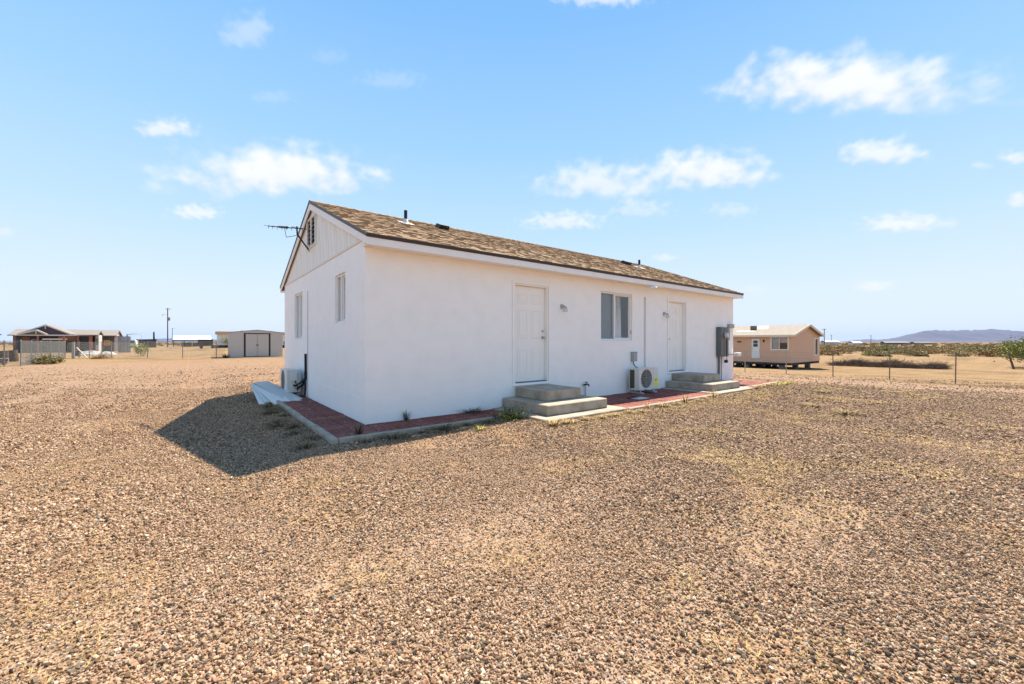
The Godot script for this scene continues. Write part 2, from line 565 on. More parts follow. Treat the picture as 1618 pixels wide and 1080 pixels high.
func make_gravel() -> void:
	# one angular chip, copied with its own turn, size and colour
	var corner := []
	for k in 8:
		corner.append(Vector3(0.40 if k & 1 else -0.40, 0.40 if k & 2 else -0.40, 0.40 if k & 4 else -0.40) + Vector3(rng.randf_range(-0.13, 0.13), rng.randf_range(-0.13, 0.13), rng.randf_range(-0.13, 0.13)))
	var tops := [Vector3(0.08, 0.62, -0.05), Vector3(-0.04, -0.58, 0.07)]
	var st := new_st()
	for f in [[0, 1, 5, 4, 1], [2, 3, 7, 6, 0]]:
		for k in 4:
			tri(st, corner[f[k]], corner[f[(k + 1) % 4]], tops[f[4]], Vector3.ZERO)
	for f in [[0, 1, 3, 2], [4, 5, 7, 6], [0, 4, 6, 2], [1, 5, 7, 3]]:
		quad(st, corner[f[0]], corner[f[1]], corner[f[2]], corner[f[3]], Vector3.ZERO)
	st.generate_normals()
	var stone := st.commit()
	var sm := tinted("stone", 0.9)
	sm.metallic_specular = 0.2
	stone.surface_set_material(0, sm)
	var tints := [Color(0.354, 0.226, 0.137), Color(0.445, 0.307, 0.204), Color(0.399, 0.267, 0.169), Color(0.505, 0.376, 0.265), Color(0.293, 0.179, 0.101), Color(0.436, 0.307, 0.185), Color(0.209, 0.120, 0.071), Color(0.119, 0.073, 0.046), Color(0.203, 0.159, 0.112), Color(0.134, 0.106, 0.079), Color(0.549, 0.431, 0.314), Color(0.361, 0.212, 0.137), Color(0.429, 0.295, 0.192), Color(0.346, 0.240, 0.132), Color(0.413, 0.267, 0.168), Color(0.247, 0.147, 0.085), Color(0.475, 0.349, 0.240), Color(0.157, 0.100, 0.060)]
	var buf := PackedFloat32Array()
	var count := 0
	# nearest band first: from, to, stones per square metre, size
	for band in [[0.9, 3.0, 11000, 0.0090], [3.0, 5.5, 7200, 0.0098], [5.5, 9.0, 3500, 0.0117], [9.0, 13.0, 1150, 0.0145], [13.0, 26.0, 200, 0.018]]:
		var wide: float = 1.25 * (band[0] + band[1]) + 2.6
		var want := int(wide * (band[1] - band[0]) * band[2])
		for i in want:
			var f := rng.randf()
			var w0: float = 1.25 * band[0] + 1.3
			var w1: float = 1.25 * band[1] + 1.3
			var s := (-w0 + sqrt(w0 * w0 + f * (w1 * w1 - w0 * w0))) / (w1 - w0)
			var dv: float = lerp(band[0], band[1], s)
			var du: float = rng.randf_range(-1.0, 1.0) * lerp(w0, w1, s)
			var x: float = EYE.x + RGT.x * du + FWD.x * dv
			var z: float = EYE.z + RGT.z * du + FWD.z * dv
			var spilled := false
			if covered(x, z):
				if x < -0.6 or z > 0.7 or (x > 0.0 and x < LEN and z < 0.03) or rng.randf() > 0.012 or x > 2.4 or (x > -0.02 and z < 0.0):
					continue
				spilled = true
			elif rng.randf() < max(0.9 * worn(x, z), smoothstep(8.0, 26.0, dv)):
				continue
			var patch := lump.get_noise_2d(x * 7.0 + 50.0, z * 7.0)
			if rng.randf() < clampf(patch * 2.2 - 0.08, 0.0, 0.6):
				continue
			var coarse: float = 1.0 + 0.55 * clampf(lump.get_noise_2d(x * 4.0 - 90.0, z * 4.0) + 0.25 * smoothstep(0.0, 3.0, du), -0.4, 0.6)
			var size: float = band[3] * coarse * (0.55 + 0.7 * rng.randf() + 1.5 * pow(rng.randf(), 7.0))
			var b := Basis.from_euler(Vector3(rng.randf_range(-0.75, 0.75), rng.randf() * TAU, rng.randf_range(-0.75, 0.75))).scaled_local(Vector3(size * rng.randf_range(0.95, 1.45), size * rng.randf_range(0.6, 1.0), size * rng.randf_range(0.75, 1.1)))
			var y := (0.0 if spilled else ground_height(x, z)) + size * rng.randf_range(0.05, 0.38)
			var c: Color = tints[rng.randi() % tints.size()]
			if du > 1.0 and rng.randf() < 0.16 * smoothstep(0.8, 2.6, du) * smoothstep(6.0, 2.0, dv):
				c = tints[8 + rng.randi() % 2]
			var k := rng.randf_range(0.78, 1.12)
			buf.append_array([b.x.x, b.y.x, b.z.x, x, b.x.y, b.y.y, b.z.y, y, b.x.z, b.y.z, b.z.z, z, c.r * k, c.g * k, c.b * k, 1.0])
			count += 1
	var mm := MultiMesh.new()
	mm.transform_format = MultiMesh.TRANSFORM_3D
	mm.use_colors = true
	mm.mesh = stone
	mm.instance_count = count
	mm.buffer = buf
	var o := MultiMeshInstance3D.new()
	o.name = "gravel"
	o.multimesh = mm
	add_child(o)
	tag(stuff(o), "loose pinkish beige and grey crushed gravel covering the yard", "gravel")


func make_dry_grass() -> void:
	var tints := [Color(0.353, 0.260, 0.112), Color(0.311, 0.218, 0.088), Color(0.403, 0.311, 0.152), Color(0.260, 0.193, 0.088)]
	var tuft := blades(3, 18, 0.013, 0.04, tints, tinted("straw", 0.9), 0.0022, 0.06)
	var places := []
	var tries := 0
	while places.size() < 12000 and tries < 190000:
		tries += 1
		var x := rng.randf_range(-6.0, 15.0)
		var z := rng.randf_range(-1.0, 8.0)
		if covered(x, z):
			continue
		var near_slab := exp(-pow((z - 1.95) / 0.45, 2)) * smoothstep(1.6, 3.2, x) * smoothstep(12.5, 10.5, x)
		var field := clampf(lump.get_noise_2d(x * 7.0 + 50.0, z * 7.0) * 1.8 + 0.02, 0.0, 1.0) * (0.13 + 0.6 * exp(-pow((z - 3.2) / 2.0, 2)) * smoothstep(0.0, 4.0, x))
		if rng.randf() < max(near_slab * 0.8, field):
			places.append(Vector3(x, ground_height(x, z), z))
	var mm := MultiMesh.new()
	mm.transform_format = MultiMesh.TRANSFORM_3D
	mm.mesh = tuft
	mm.instance_count = places.size()
	for i in places.size():
		var s := rng.randf_range(0.45, 1.25)
		mm.set_instance_transform(i, Transform3D(Basis.from_euler(Vector3(0, rng.randf() * TAU, 0)).scaled(Vector3(s * 1.2, s, s * 1.2)), places[i]))
	var o := MultiMeshInstance3D.new()
	o.name = "dry_grass"
	o.multimesh = mm
	add_child(o)
	tag(stuff(o), "short straw coloured dry grass scattered over the gravel", "grass")


# ---------------------------------------------------------------- the white house
func roof_y(z: float) -> float:
	return EAVE_Y + SLOPE * (OVER - z) if z > -WID / 2.0 else EAVE_Y + SLOPE * (WID + OVER + z)


# a wall sheet with thickness and rectangular openings; a point is o + right * s + up * y, the outside faces n
func holed_wall(st: SurfaceTool, o: Vector3, right: Vector3, n: Vector3, length: float, y0: float, y1: float, thick: float, holes: Array) -> void:
	var xs := [0.0, length]
	var ys := [y0, y1]
	for h in holes:
		xs.append_array([h[0], h[1]])
		ys.append_array([h[2], h[3]])
	xs.sort()
	ys.sort()
	var at := func(s: float, y: float, d: float) -> Vector3: return o + right * s + Vector3.UP * y - n * d
	for i in xs.size() - 1:
		for j in ys.size() - 1:
			if xs[i + 1] - xs[i] < 0.001 or ys[j + 1] - ys[j] < 0.001:
				continue
			var mx: float = (xs[i] + xs[i + 1]) / 2.0
			var my: float = (ys[j] + ys[j + 1]) / 2.0
			var open := false
			for h in holes:
				open = open or (mx > h[0] and mx < h[1] and my > h[2] and my < h[3])
			if open:
				continue
			for d in [0.0, thick]:
				quad(st, at.call(xs[i], ys[j], d), at.call(xs[i + 1], ys[j], d), at.call(xs[i + 1], ys[j + 1], d), at.call(xs[i], ys[j + 1], d), at.call(mx, my, thick / 2.0))
	var rims := [[0.0, length, y0, y1, -1.0]]
	for h in holes:
		rims.append([h[0], h[1], h[2], h[3], 1.0])
	for h in rims:
		var c: Vector3 = at.call((h[0] + h[1]) / 2.0, (h[2] + h[3]) / 2.0, thick / 2.0)
		var k := [[h[0], h[2]], [h[1], h[2]], [h[1], h[3]], [h[0], h[3]]]
		for i in 4:
			var a = k[i]
			var b = k[(i + 1) % 4]
			var pa: Vector3 = at.call(a[0], a[1], 0.0)
			var inside := c if h[4] < 0.0 else pa * 2.0 - c
			quad(st, pa, at.call(b[0], b[1], 0.0), at.call(b[0], b[1], thick), at.call(a[0], a[1], thick), inside)


func glass() -> StandardMaterial3D:
	if mats.has("glass"):
		return mats["glass"]
	var m := mat("glass", Color(0.03, 0.035, 0.04, 0.05), 0.02)
	m.transparency = BaseMaterial3D.TRANSPARENCY_ALPHA
	m.metallic_specular = 0.6
	return m


# a sliding window in a wall opening: local x along the wall, z outwards, origin at the lower left of the opening
func window(parent: Node3D, at: Vector3, turn: float, w: float, h: float, kind: int) -> void:
	var vinyl := mat("vinyl", lin(0.80, 0.79, 0.75), 0.45)
	var o := Node3D.new()
	o.name = "window"
	parent.add_child(o, true)
	o.position = at
	o.rotation.y = turn
	var st := new_st()
	var f := 0.04
	box(st, Vector3(0.002, 0.002, -0.10), Vector3(f, h - 0.002, -0.03), 0.004)
	box(st, Vector3(w - f, 0.002, -0.10), Vector3(w - 0.002, h - 0.002, -0.03), 0.004)
	box(st, Vector3(f, 0.002, -0.10), Vector3(w - f, f, -0.03), 0.004)
	box(st, Vector3(f, h - f, -0.10), Vector3(w - f, h - 0.002, -0.03), 0.004)
	box(st, Vector3(w * 0.43, f, -0.095), Vector3(w * 0.43 + 0.045, h - f, -0.027), 0.004)
	part("window_frame", st, vinyl, o)
	st = new_st()
	var s0 := w * 0.43 + 0.047
	var s1 := w - f - 0.001
	for b in [[s0, f + 0.001, s0 + 0.028, h - f - 0.001], [s1 - 0.028, f + 0.001, s1, h - f - 0.001], [s0 + 0.028, f + 0.001, s1 - 0.028, f + 0.03], [s0 + 0.028, h - f - 0.03, s1 - 0.028, h - f - 0.001]]:
		box(st, Vector3(b[0], b[1], -0.09), Vector3(b[2], b[3], -0.06), 0.003)
	part("sash", st, vinyl, o)
	st = new_st()
	box(st, Vector3(f, f, -0.062), Vector3(w * 0.43, h - f, -0.058))
	part("pane", st, glass(), o)
	st = new_st()
	box(st, Vector3(s0 + 0.028, f + 0.03, -0.078), Vector3(s1 - 0.028, h - f - 0.03, -0.074))
	part("pane", st, glass(), o)
	# cloth behind the glass
	var cloth := mat("curtain", lin(0.66, 0.66, 0.66), 0.9)
	cloth.backlight_enabled = true
	cloth.backlight = Color(0.3, 0.3, 0.3)
	st = new_st()
	var runs := [[w * 0.60, w * 0.78]] if kind == 0 else [[0.02, w * 0.98]]
	for run in runs:
		var k := int((run[1] - run[0]) / 0.018)
		for i in k:
			var xa: float = lerp(run[0], run[1], float(i) / k)
			var xb: float = lerp(run[0], run[1], float(i + 1) / k)
			var lean := 0.10 if kind == 0 else 0.0
			var za := -0.19 + 0.018 * sin(i * 1.1)
			var zb := -0.19 + 0.018 * sin((i + 1) * 1.1)
			plate(st, [Vector3(xa + lean, 0.03, za), Vector3(xb - lean * 0.3, 0.03, zb), Vector3(xb, h + 0.04, zb), Vector3(xa, h + 0.04, za)] if kind == 0 else [Vector3(xa, 0.0, za), Vector3(xb, 0.0, zb), Vector3(xb, h + 0.03, zb), Vector3(xa, h + 0.03, za)], Vector3(0, 0, -0.002))
	part("curtain", st, cloth, o)
	if kind == 0:   # insect screen on the sliding side and a latch
		st = new_st()
		box(st, Vector3(w - 0.035, h * 0.14, -0.03), Vector3(w - 0.02, h * 0.22, -0.018), 0.003)
		part("latch", st, mat("brass_dull", lin(0.35, 0.28, 0.18), 0.5, 0.6), o)
		st = new_st()
		box(st, Vector3(f + 0.002, f, -0.13), Vector3(w * 0.43, h - f, -0.125))
		part("blind", st, mat("blind_grey", lin(0.16, 0.19, 0.20), 0.85), o)


func door(parent: Node3D, at: Vector3, w: float, h: float, hinge: float) -> void:
	var paint := mat("door_paint", lin(0.88, 0.85, 0.80), 0.42)
	var o := Node3D.new()
	o.name = "door"
	parent.add_child(o, true)
	o.position = at
	# the leaf, set back in its frame
	var st := new_st()
	box(st, Vector3(0.035, 0.02, -0.125), Vector3(w - 0.035, h - 0.035, -0.085), 0.003)
	var leaf := part("door_leaf", st, paint, o)
	var lw := w - 0.07
	for col in 2:
		for row in [[0.14, 0.70], [0.92, 1.52], [1.64, 1.86]]:
			var x0 := 0.035 + lw * (0.14 if col == 0 else 0.56)
			var x1 := x0 + lw * 0.30
			st = new_st()
			# moulding ring and raised field
			for b in [[x0, row[0], x1, row[0] + 0.022], [x0, row[1] - 0.022, x1, row[1]], [x0, row[0] + 0.022, x0 + 0.022, row[1] - 0.022], [x1 - 0.022, row[0] + 0.022, x1, row[1] - 0.022]]:
				box(st, Vector3(b[0], b[1], -0.086), Vector3(b[2], b[3], -0.078), 0.006)
			box(st, Vector3(x0 + 0.05, row[0] + 0.05, -0.086), Vector3(x1 - 0.05, row[1] - 0.05, -0.079), 0.006)
			part("door_panel", st, paint, leaf)
	var kx := w - 0.095 if hinge < 0.0 else 0.095
	var steel := mat("nickel", lin(0.50, 0.47, 0.43), 0.3, 0.9)
	st = new_st()
	tube(st, Vector3(kx, 0.94, -0.085), Vector3(kx, 0.94, -0.075), 0.033, 0.033, 16)
	tube(st, Vector3(kx, 0.94, -0.075), Vector3(kx, 0.94, -0.045), 0.011, 0.011, 10)
	tube(st, Vector3(kx, 0.94, -0.045), Vector3(kx, 0.94, -0.03), 0.018, 0.028, 16)
	tube(st, Vector3(kx, 0.94, -0.03), Vector3(kx, 0.94, -0.012), 0.028, 0.02, 16)
	part("door_knob", st, steel, o)
	if hinge < 0.0:
		st = new_st()
		tube(st, Vector3(kx, 1.08, -0.085), Vector3(kx, 1.08, -0.07), 0.032, 0.028, 16)
		part("deadbolt", st, steel, o)
	st = new_st()
	box(st, Vector3(0.002, 0.002, -0.148), Vector3(0.033, h - 0.002, 0.0), 0.004)
	box(st, Vector3(w - 0.033, 0.002, -0.148), Vector3(w - 0.002, h - 0.002, 0.0), 0.004)
	box(st, Vector3(0.033, h - 0.033, -0.148), Vector3(w - 0.033, h - 0.002, 0.0), 0.004)
	part("door_jamb", st, paint, o)
	st = new_st()
	box(st, Vector3(-0.055, 0.0, 0.002), Vector3(0.004, h + 0.055, 0.022), 0.006)
	box(st, Vector3(w - 0.004, 0.0, 0.002), Vector3(w + 0.055, h + 0.055, 0.022), 0.006)
	box(st, Vector3(0.004, h - 0.004, 0.002), Vector3(w - 0.004, h + 0.055, 0.022), 0.006)
	part("door_casing", st, mats["wall_white"], o)
	st = new_st()
	box(st, Vector3(0.034, 0.0, -0.14), Vector3(w - 0.034, 0.018, -0.01), 0.004)
	part("threshold", st, mat("threshold", lin(0.16, 0.16, 0.17), 0.5, 0.5), o)
	st = new_st()
	box(st, Vector3(-0.05, -0.05, -0.02), Vector3(w + 0.05, -0.002, 0.035), 0.006)
	part("sill", st, mats["wall_white"], o)


func make_house() -> void:
	var h := thing("house", "long white stucco single storey house with tan shingle gable roof", "house")
	var grain := noise_tex("stucco", FastNoiseLite.TYPE_SIMPLEX_SMOOTH, 0.006, [[0.0, grey(0.978)], [0.5, grey(0.992)], [1.0, grey(1.0)]], 1024, 5)
	var bump := noise_tex("stucco_bump", FastNoiseLite.TYPE_SIMPLEX_SMOOTH, 0.12, [], 512, 3, 2.0)
	var white := mat("wall_white", lin(0.92, 0.90, 0.868), 0.85, 0.0, grain, 0.35, bump, 0.12)
	var trim := mat("trim_white", lin(0.86, 0.83, 0.79), 0.6, 0.0, grain, 0.6)
	var top := 2.93
	var door1 := [2.99, 3.93, 0.455, 2.50]
	var door2 := [8.60, 9.54, 0.445, 2.49]
	var win := [5.67, 6.91, 1.34, 2.54]
	var st := new_st()
	holed_wall(st, Vector3(0, 0, 0), Vector3.RIGHT, Vector3(0, 0, 1), LEN, -0.12, top, 0.15, [door1, door2, win])
	part("wall", st, white, h)
	st = new_st()
	# along the gable: s runs from the back corner to the near corner
	var g1 := [WID - 1.74, WID - 1.08, 1.65, 2.56]
	var g2 := [WID - 5.66, WID - 4.70, 1.37, 2.555]
	holed_wall(st, Vector3(0, 0, -WID + 0.001), Vector3(0, 0, 1), Vector3(-1, 0, 0), WID - 0.152, -0.12, top, 0.15, [g1, g2])
	part("wall", st, white, h)
	st = new_st()
	box(st, Vector3(LEN - 0.15, -0.12, -WID), Vector3(LEN, top, -0.151))
	part("wall", st, white, h)
	st = new_st()
	box(st, Vector3(0.151, -0.12, -WID), Vector3(LEN - 0.151, top, -WID + 0.15))
	part("wall", st, white, h)
	st = new_st()
	box(st, Vector3(0.151, 0.30, -WID + 0.151), Vector3(LEN - 0.151, 0.44, -0.151))
	part("floor_slab", st, mat("floor", lin(0.25, 0.22, 0.19), 0.7), h)
	st = new_st()
	box(st, Vector3(0.151, 2.75, -WID + 0.151), Vector3(LEN - 0.151, 2.80, -0.151))
	part("ceiling", st, mat("ceiling", lin(0.6, 0.6, 0.6), 0.9), h)
	# the plinth, a finger thicker than the wall above it
	st = new_st()
	for r in [[-0.003, door1[0] - 0.06], [door1[1] + 0.06, door2[0] - 0.06], [door2[1] + 0.06, LEN]]:
		box(st, Vector3(r[0], -0.1, 0.0005), Vector3(r[1], 0.40, 0.0035), 0.0)
	part("base_course", st, white, h)
	st = new_st()
	box(st, Vector3(-0.0036, -0.1, -WID), Vector3(-0.0006, 0.40, 0.0003), 0.0)
	part("base_course", st, white, h)
	window(h, Vector3(win[0], win[2], 0), 0.0, win[1] - win[0], win[3] - win[2], 0)
	window(h, Vector3(0, g1[2], -1.74), -PI / 2, 0.66, g1[3] - g1[2], 1)
	window(h, Vector3(0, g2[2], -5.66), -PI / 2, 0.96, g2[3] - g2[2], 1)
	door(h, Vector3(door1[0], door1[2], 0), door1[1] - door1[0], door1[3] - door1[2], -1.0)
	door(h, Vector3(door2[0], door2[2], 0), door2[1] - door2[0], door2[3] - door2[2], 1.0)
	# gable siding: a backing sheet with upright boards on it
	for side in [0, 1]:
		st = new_st()
		var xb: float = 0.012 if side == 0 else LEN - 0.03
		var zm := -WID / 2.0
		var peak := roof_y(zm) - 0.04
		if side == 1:
			plate(st, [Vector3(xb, top + 0.002, -0.0), Vector3(xb, peak, zm), Vector3(xb, top + 0.002, -WID)], Vector3(0.018, 0, 0))
		else:   # left open behind the attic vent
			var ya := roof_y(VENT_Z1) - 0.04
			var yb := roof_y(VENT_Z0) - 0.04
			plate(st, [Vector3(xb, top + 0.002, 0), Vector3(xb, ya, VENT_Z1), Vector3(xb, top + 0.002, VENT_Z1)], Vector3(0.018, 0, 0))
			plate(st, [Vector3(xb, top + 0.002, VENT_Z0), Vector3(xb, yb, VENT_Z0), Vector3(xb, top + 0.002, -WID)], Vector3(0.018, 0, 0))
			plate(st, [Vector3(xb, top + 0.002, VENT_Z1), Vector3(xb, VENT_Y0, VENT_Z1), Vector3(xb, VENT_Y0, VENT_Z0), Vector3(xb, top + 0.002, VENT_Z0)], Vector3(0.018, 0, 0))
			plate(st, [Vector3(xb, VENT_Y1, VENT_Z1), Vector3(xb, ya, VENT_Z1), Vector3(xb, peak, zm), Vector3(xb, yb, VENT_Z0), Vector3(xb, VENT_Y1, VENT_Z0)], Vector3(0.018, 0, 0))
		var panel := part("gable_panel", st, mat("siding_back", lin(0.85, 0.84, 0.81), 0.9), h)
		var siding := [mat("siding_a", lin(0.872, 0.862, 0.833), 0.8, 0.0, grain, 0.5, bump, 0.1), mat("siding_b", lin(0.868, 0.858, 0.83), 0.8, 0.0, grain, 0.7, bump, 0.1), mat("siding_c", lin(0.875, 0.865, 0.835), 0.8, 0.0, grain, 0.6, bump, 0.1)]
		var streak := noise_tex("streak", FastNoiseLite.TYPE_SIMPLEX_SMOOTH, 0.012, [[0.0, Color(0.86, 0.86, 0.80)], [0.4, Color(0.95, 0.945, 0.92)], [0.65, Color(0.985, 0.98, 0.965)], [1.0, Color(1, 1, 1)]], 512, 4)
		for m in siding:
			m.albedo_texture = streak
			m.uv1_scale = Vector3(1.6, 0.16, 1.6)
		if side == 1:
			continue
		var pitch := 0.204
		var k := 0
		var z := 0.0
		while z > -WID + 0.01:
			var z1: float = max(z - pitch, -WID)
			var zi := z - 0.001
			var zj := z1 + 0.001
			st = new_st()
			var pts := [Vector3(0.002, top + 0.035, zi), Vector3(0.002, roof_y(zi) - 0.05, zi)]
			if zi > -WID / 2.0 and zj < -WID / 2.0:
				pts.append(Vector3(0.002, roof_y(-WID / 2.0) - 0.05, -WID / 2.0))
			pts.append_array([Vector3(0.002, roof_y(zj) - 0.05, zj), Vector3(0.002, top + 0.035, zj)])
			if roof_y(zi) - 0.05 > top + 0.05 or roof_y(zj) - 0.05 > top + 0.05:
				if zi < VENT_Z1 + 0.01 and zj > VENT_Z0 - 0.01:   # cut round the vent
					var upper := pts.duplicate()
					upper[0] = Vector3(0.002, VENT_Y1, zi)
					upper[-1] = Vector3(0.002, VENT_Y1, zj)
					plate(st, upper, Vector3(0.010, 0, 0))
					part("siding_board", st, siding[(k * 5) % 3], panel)
					st = new_st()
					plate(st, [pts[0], Vector3(0.002, VENT_Y0, zi), Vector3(0.002, VENT_Y0, zj), pts[-1]], Vector3(0.010, 0, 0))
				else:
					plate(st, pts, Vector3(0.010, 0, 0))
				part("siding_board", st, siding[(k * 7 + k / 3) % 3], panel)
			k += 1
			z = z1
	st = new_st()
	box(st, Vector3(-0.018, top - 0.012, -WID + 0.02), Vector3(0.011, top + 0.032, -0.02), 0.004)
	part("gable_trim", st, mat("trim_warm", lin(0.74, 0.71, 0.66), 0.7), h)
	# attic vent: two columns of louvres in an opening to the roof space
	st = new_st()
	for r in [[VENT_Z0 - 0.03, VENT_Z0 + 0.035], [-3.70, -3.64], [VENT_Z1 - 0.035, VENT_Z1 + 0.03]]:
		box(st, Vector3(-0.026, VENT_Y0 - 0.03, r[0]), Vector3(0.0015, VENT_Y1 + 0.03, r[1]), 0.003)
	for r in [[VENT_Z0 + 0.035, -3.70], [-3.64, VENT_Z1 - 0.035]]:
		box(st, Vector3(-0.026, VENT_Y0 - 0.03, r[0]), Vector3(0.0015, VENT_Y0 + 0.015, r[1]), 0.003)
		box(st, Vector3(-0.026, VENT_Y1 - 0.015, r[0]), Vector3(0.0015, VENT_Y1 + 0.03, r[1]), 0.003)
	var vent := part("gable_vent", st, siding_trim(), h)
	for r in [[VENT_Z0 + 0.035, -3.70], [-3.64, VENT_Z1 - 0.035]]:
		for i in 6:
			st = new_st()
			var yy := VENT_Y0 + 0.05 + (VENT_Y1 - VENT_Y0 - 0.05) * i / 6.0
			bar(st, Vector3(-0.006, yy, r[0]), Vector3(-0.006, yy, r[1]), 0.030, 0.006, Vector3(-0.7, 1, 0))
			part("louvre", st, siding_trim(), vent)
	# eaves
	for back in [false, true]:
		var zo: float = -WID - OVER if back else OVER
		var zi: float = zo + 0.022 if back else zo - 0.022
		st = new_st()
		box(st, Vector3(-RAKE + 0.022, EAVE_Y - 0.17, min(zo, zi)), Vector3(LEN + RAKE - 0.022, EAVE_Y - 0.03, max(zo, zi)), 0.003)
		part("fascia_board", st, trim, h)
		st = new_st()
		var sa: float = zi if back else 0.001
		var sb: float = -WID - 0.001 if back else zi
		box(st, Vector3(-RAKE + 0.024, EAVE_Y - 0.155, sa), Vector3(LEN + RAKE - 0.024, EAVE_Y - 0.14, sb))
		part("soffit", st, trim, h)
	for x0 in [-RAKE, LEN + RAKE - 0.022]:
		for s in [1.0, -1.0]:
			st = new_st()
			var za: float = OVER if s > 0.0 else -WID - OVER
			var zm := -WID / 2.0
			var a := EAVE_Y - 0.03
			var b := roof_y(zm) - 0.03
			plate(st, [Vector3(x0, a, za), Vector3(x0, b, zm), Vector3(x0, b - 0.165, zm), Vector3(x0, a - 0.14, za)], Vector3(0.022, 0, 0))
			part("rake_board", st, trim, h)
	make_roof(h, trim)


func siding_trim() -> StandardMaterial3D:
	return mat("siding_trim", lin(0.74, 0.72, 0.68), 0.75)


func make_roof(h: Node3D, _trim: Material) -> void:
	var st := new_st()
	var zm := -WID / 2.0
	var ry := roof_y(zm)
	for s in [1.0, -1.0]:
		var ze: float = OVER if s > 0.0 else -WID - OVER
		plate(st, [Vector3(-RAKE, EAVE_Y - 0.028, ze), Vector3(LEN + RAKE, EAVE_Y - 0.028, ze), Vector3(LEN + RAKE, ry - 0.028, zm), Vector3(-RAKE, ry - 0.028, zm)], Vector3(0, 0.022, 0))
	var roof := part("roof", st, mat("deck", lin(0.25, 0.17, 0.1), 0.9), h)
	# metal drip edge
	var metal := mat("drip_metal", lin(0.055, 0.04, 0.032), 0.45, 0.3)
	for back in [false, true]:
		st = new_st()
		var zo: float = -WID - OVER if back else OVER
		var o := -0.012 if back else 0.012
		box(st, Vector3(-RAKE - 0.006, EAVE_Y - 0.055, min(zo, zo + o)), Vector3(LEN + RAKE + 0.006, EAVE_Y + 0.002, max(zo, zo + o)), 0.003)
		part("drip_edge", st, metal, roof)
		for x0 in [-RAKE - 0.012, LEN + RAKE]:
			st = new_st()
			var za: float = zo
			plate(st, [Vector3(x0, EAVE_Y + 0.003, za), Vector3(x0, ry + 0.003, zm), Vector3(x0, ry - 0.052, zm), Vector3(x0, EAVE_Y - 0.052, za)], Vector3(0.012, 0, 0))
			part("drip_edge", st, metal, roof)
	# laminated shingles: courses of overlapping tabs, each tab with its own tone and thickness
	var tones := [Color(0.517, 0.363, 0.229), Color(0.491, 0.345, 0.217), Color(0.550, 0.394, 0.252), Color(0.446, 0.310, 0.196), Color(0.525, 0.363, 0.219), Color(0.409, 0.288, 0.185), Color(0.567, 0.414, 0.273), Color(0.475, 0.340, 0.221), Color(0.534, 0.390, 0.254)]
	var v := PackedVector3Array()
	var nn := PackedVector3Array()
	var cc := PackedColorArray()
	var put := func(a: Vector3, b: Vector3, c: Vector3, d: Vector3, n: Vector3, col: Color) -> void:
		for p in [a, b, c, a, c, d]:
			v.append(p); nn.append(n); cc.append(col)
	for s in [1.0, -1.0]:
		var run := WID / 2.0 + OVER + 0.01
		var hyp := run * sqrt(1.0 + SLOPE * SLOPE)
		var down := Vector3(0, -SLOPE, s).normalized()
		var nrm := Vector3(0, s, SLOPE).normalized() * (1.0 if s > 0.0 else -1.0)
		nrm = Vector3(0, 1, SLOPE * s).normalized()
		var ridge := Vector3(0, ry + 0.004, zm)
		var rows := int(hyp / 0.125)
		for r in rows + 1:
			var d0: float = max(0.0, hyp - (r + 1) * 0.125)
			var d1: float = hyp - r * 0.125 + 0.01
			var x := -RAKE - 0.008 - rng.randf() * 0.2
			while x < LEN + RAKE + 0.008:
				var wide := rng.randf_range(0.05, 0.15)
				var xa: float = max(x, -RAKE - 0.008)
				var xb: float = min(x + wide, LEN + RAKE + 0.008)
				x += wide
				if xb - xa < 0.01:
					continue
				var lift := 0.008 + (0.006 if rng.randf() < 0.5 else 0.0) + rng.randf() * 0.002
				var short := rng.randf() * 0.012
				var tone: Color = tones[rng.randi() % tones.size()] * rng.randf_range(0.85, 1.12)
				tone.a = 1.0
				var a := ridge + down * d0 + nrm * 0.002 + Vector3(xa, 0, 0)
				var b := ridge + down * d0 + nrm * 0.002 + Vector3(xb, 0, 0)
				var c := ridge + down * (d1 - short) + nrm * lift + Vector3(xb, 0, 0)
				var e := ridge + down * (d1 - short) + nrm * lift + Vector3(xa, 0, 0)
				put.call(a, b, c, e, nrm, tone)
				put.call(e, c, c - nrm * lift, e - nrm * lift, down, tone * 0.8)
				put.call(a, e, e - nrm * lift, a - nrm * 0.002, Vector3.LEFT, tone)
				put.call(b, c, c - nrm * lift, b - nrm * 0.002, Vector3.RIGHT, tone)
	# ridge caps
	var xr := -RAKE - 0.008
	while xr < LEN + RAKE:
		var x1: float = min(xr + 0.2, LEN + RAKE + 0.008)
		var tone: Color = tones[rng.randi() % tones.size()]
		for s in [1.0, -1.0]:
			var dn := Vector3(0, -SLOPE, s).normalized() * 0.15
			var n := Vector3(0, 1, SLOPE * s).normalized()
			var p := Vector3(xr, ry + 0.022, zm)
			var q := Vector3(x1, ry + 0.014, zm)
			put.call(p, q, q + dn, p + dn, n, tone)
			put.call(p + dn, q + dn, q + dn - n * 0.012, p + dn - n * 0.012, dn.normalized(), tone)
		xr = x1
	var arr := []
	arr.resize(Mesh.ARRAY_MAX)
	arr[Mesh.ARRAY_VERTEX] = v
	arr[Mesh.ARRAY_NORMAL] = nn
	arr[Mesh.ARRAY_COLOR] = cc
	var am := ArrayMesh.new()
	am.add_surface_from_arrays(Mesh.PRIMITIVE_TRIANGLES, arr)
	am.surface_set_material(0, tinted("shingle", 0.95, noise_tex("grit", FastNoiseLite.TYPE_SIMPLEX, 0.35, [[0.0, grey(0.6)], [0.5, grey(0.95)], [1.0, grey(1.0)]], 512, 2), 2.0))
	stuff(mesh_part("shingles", am, roof))
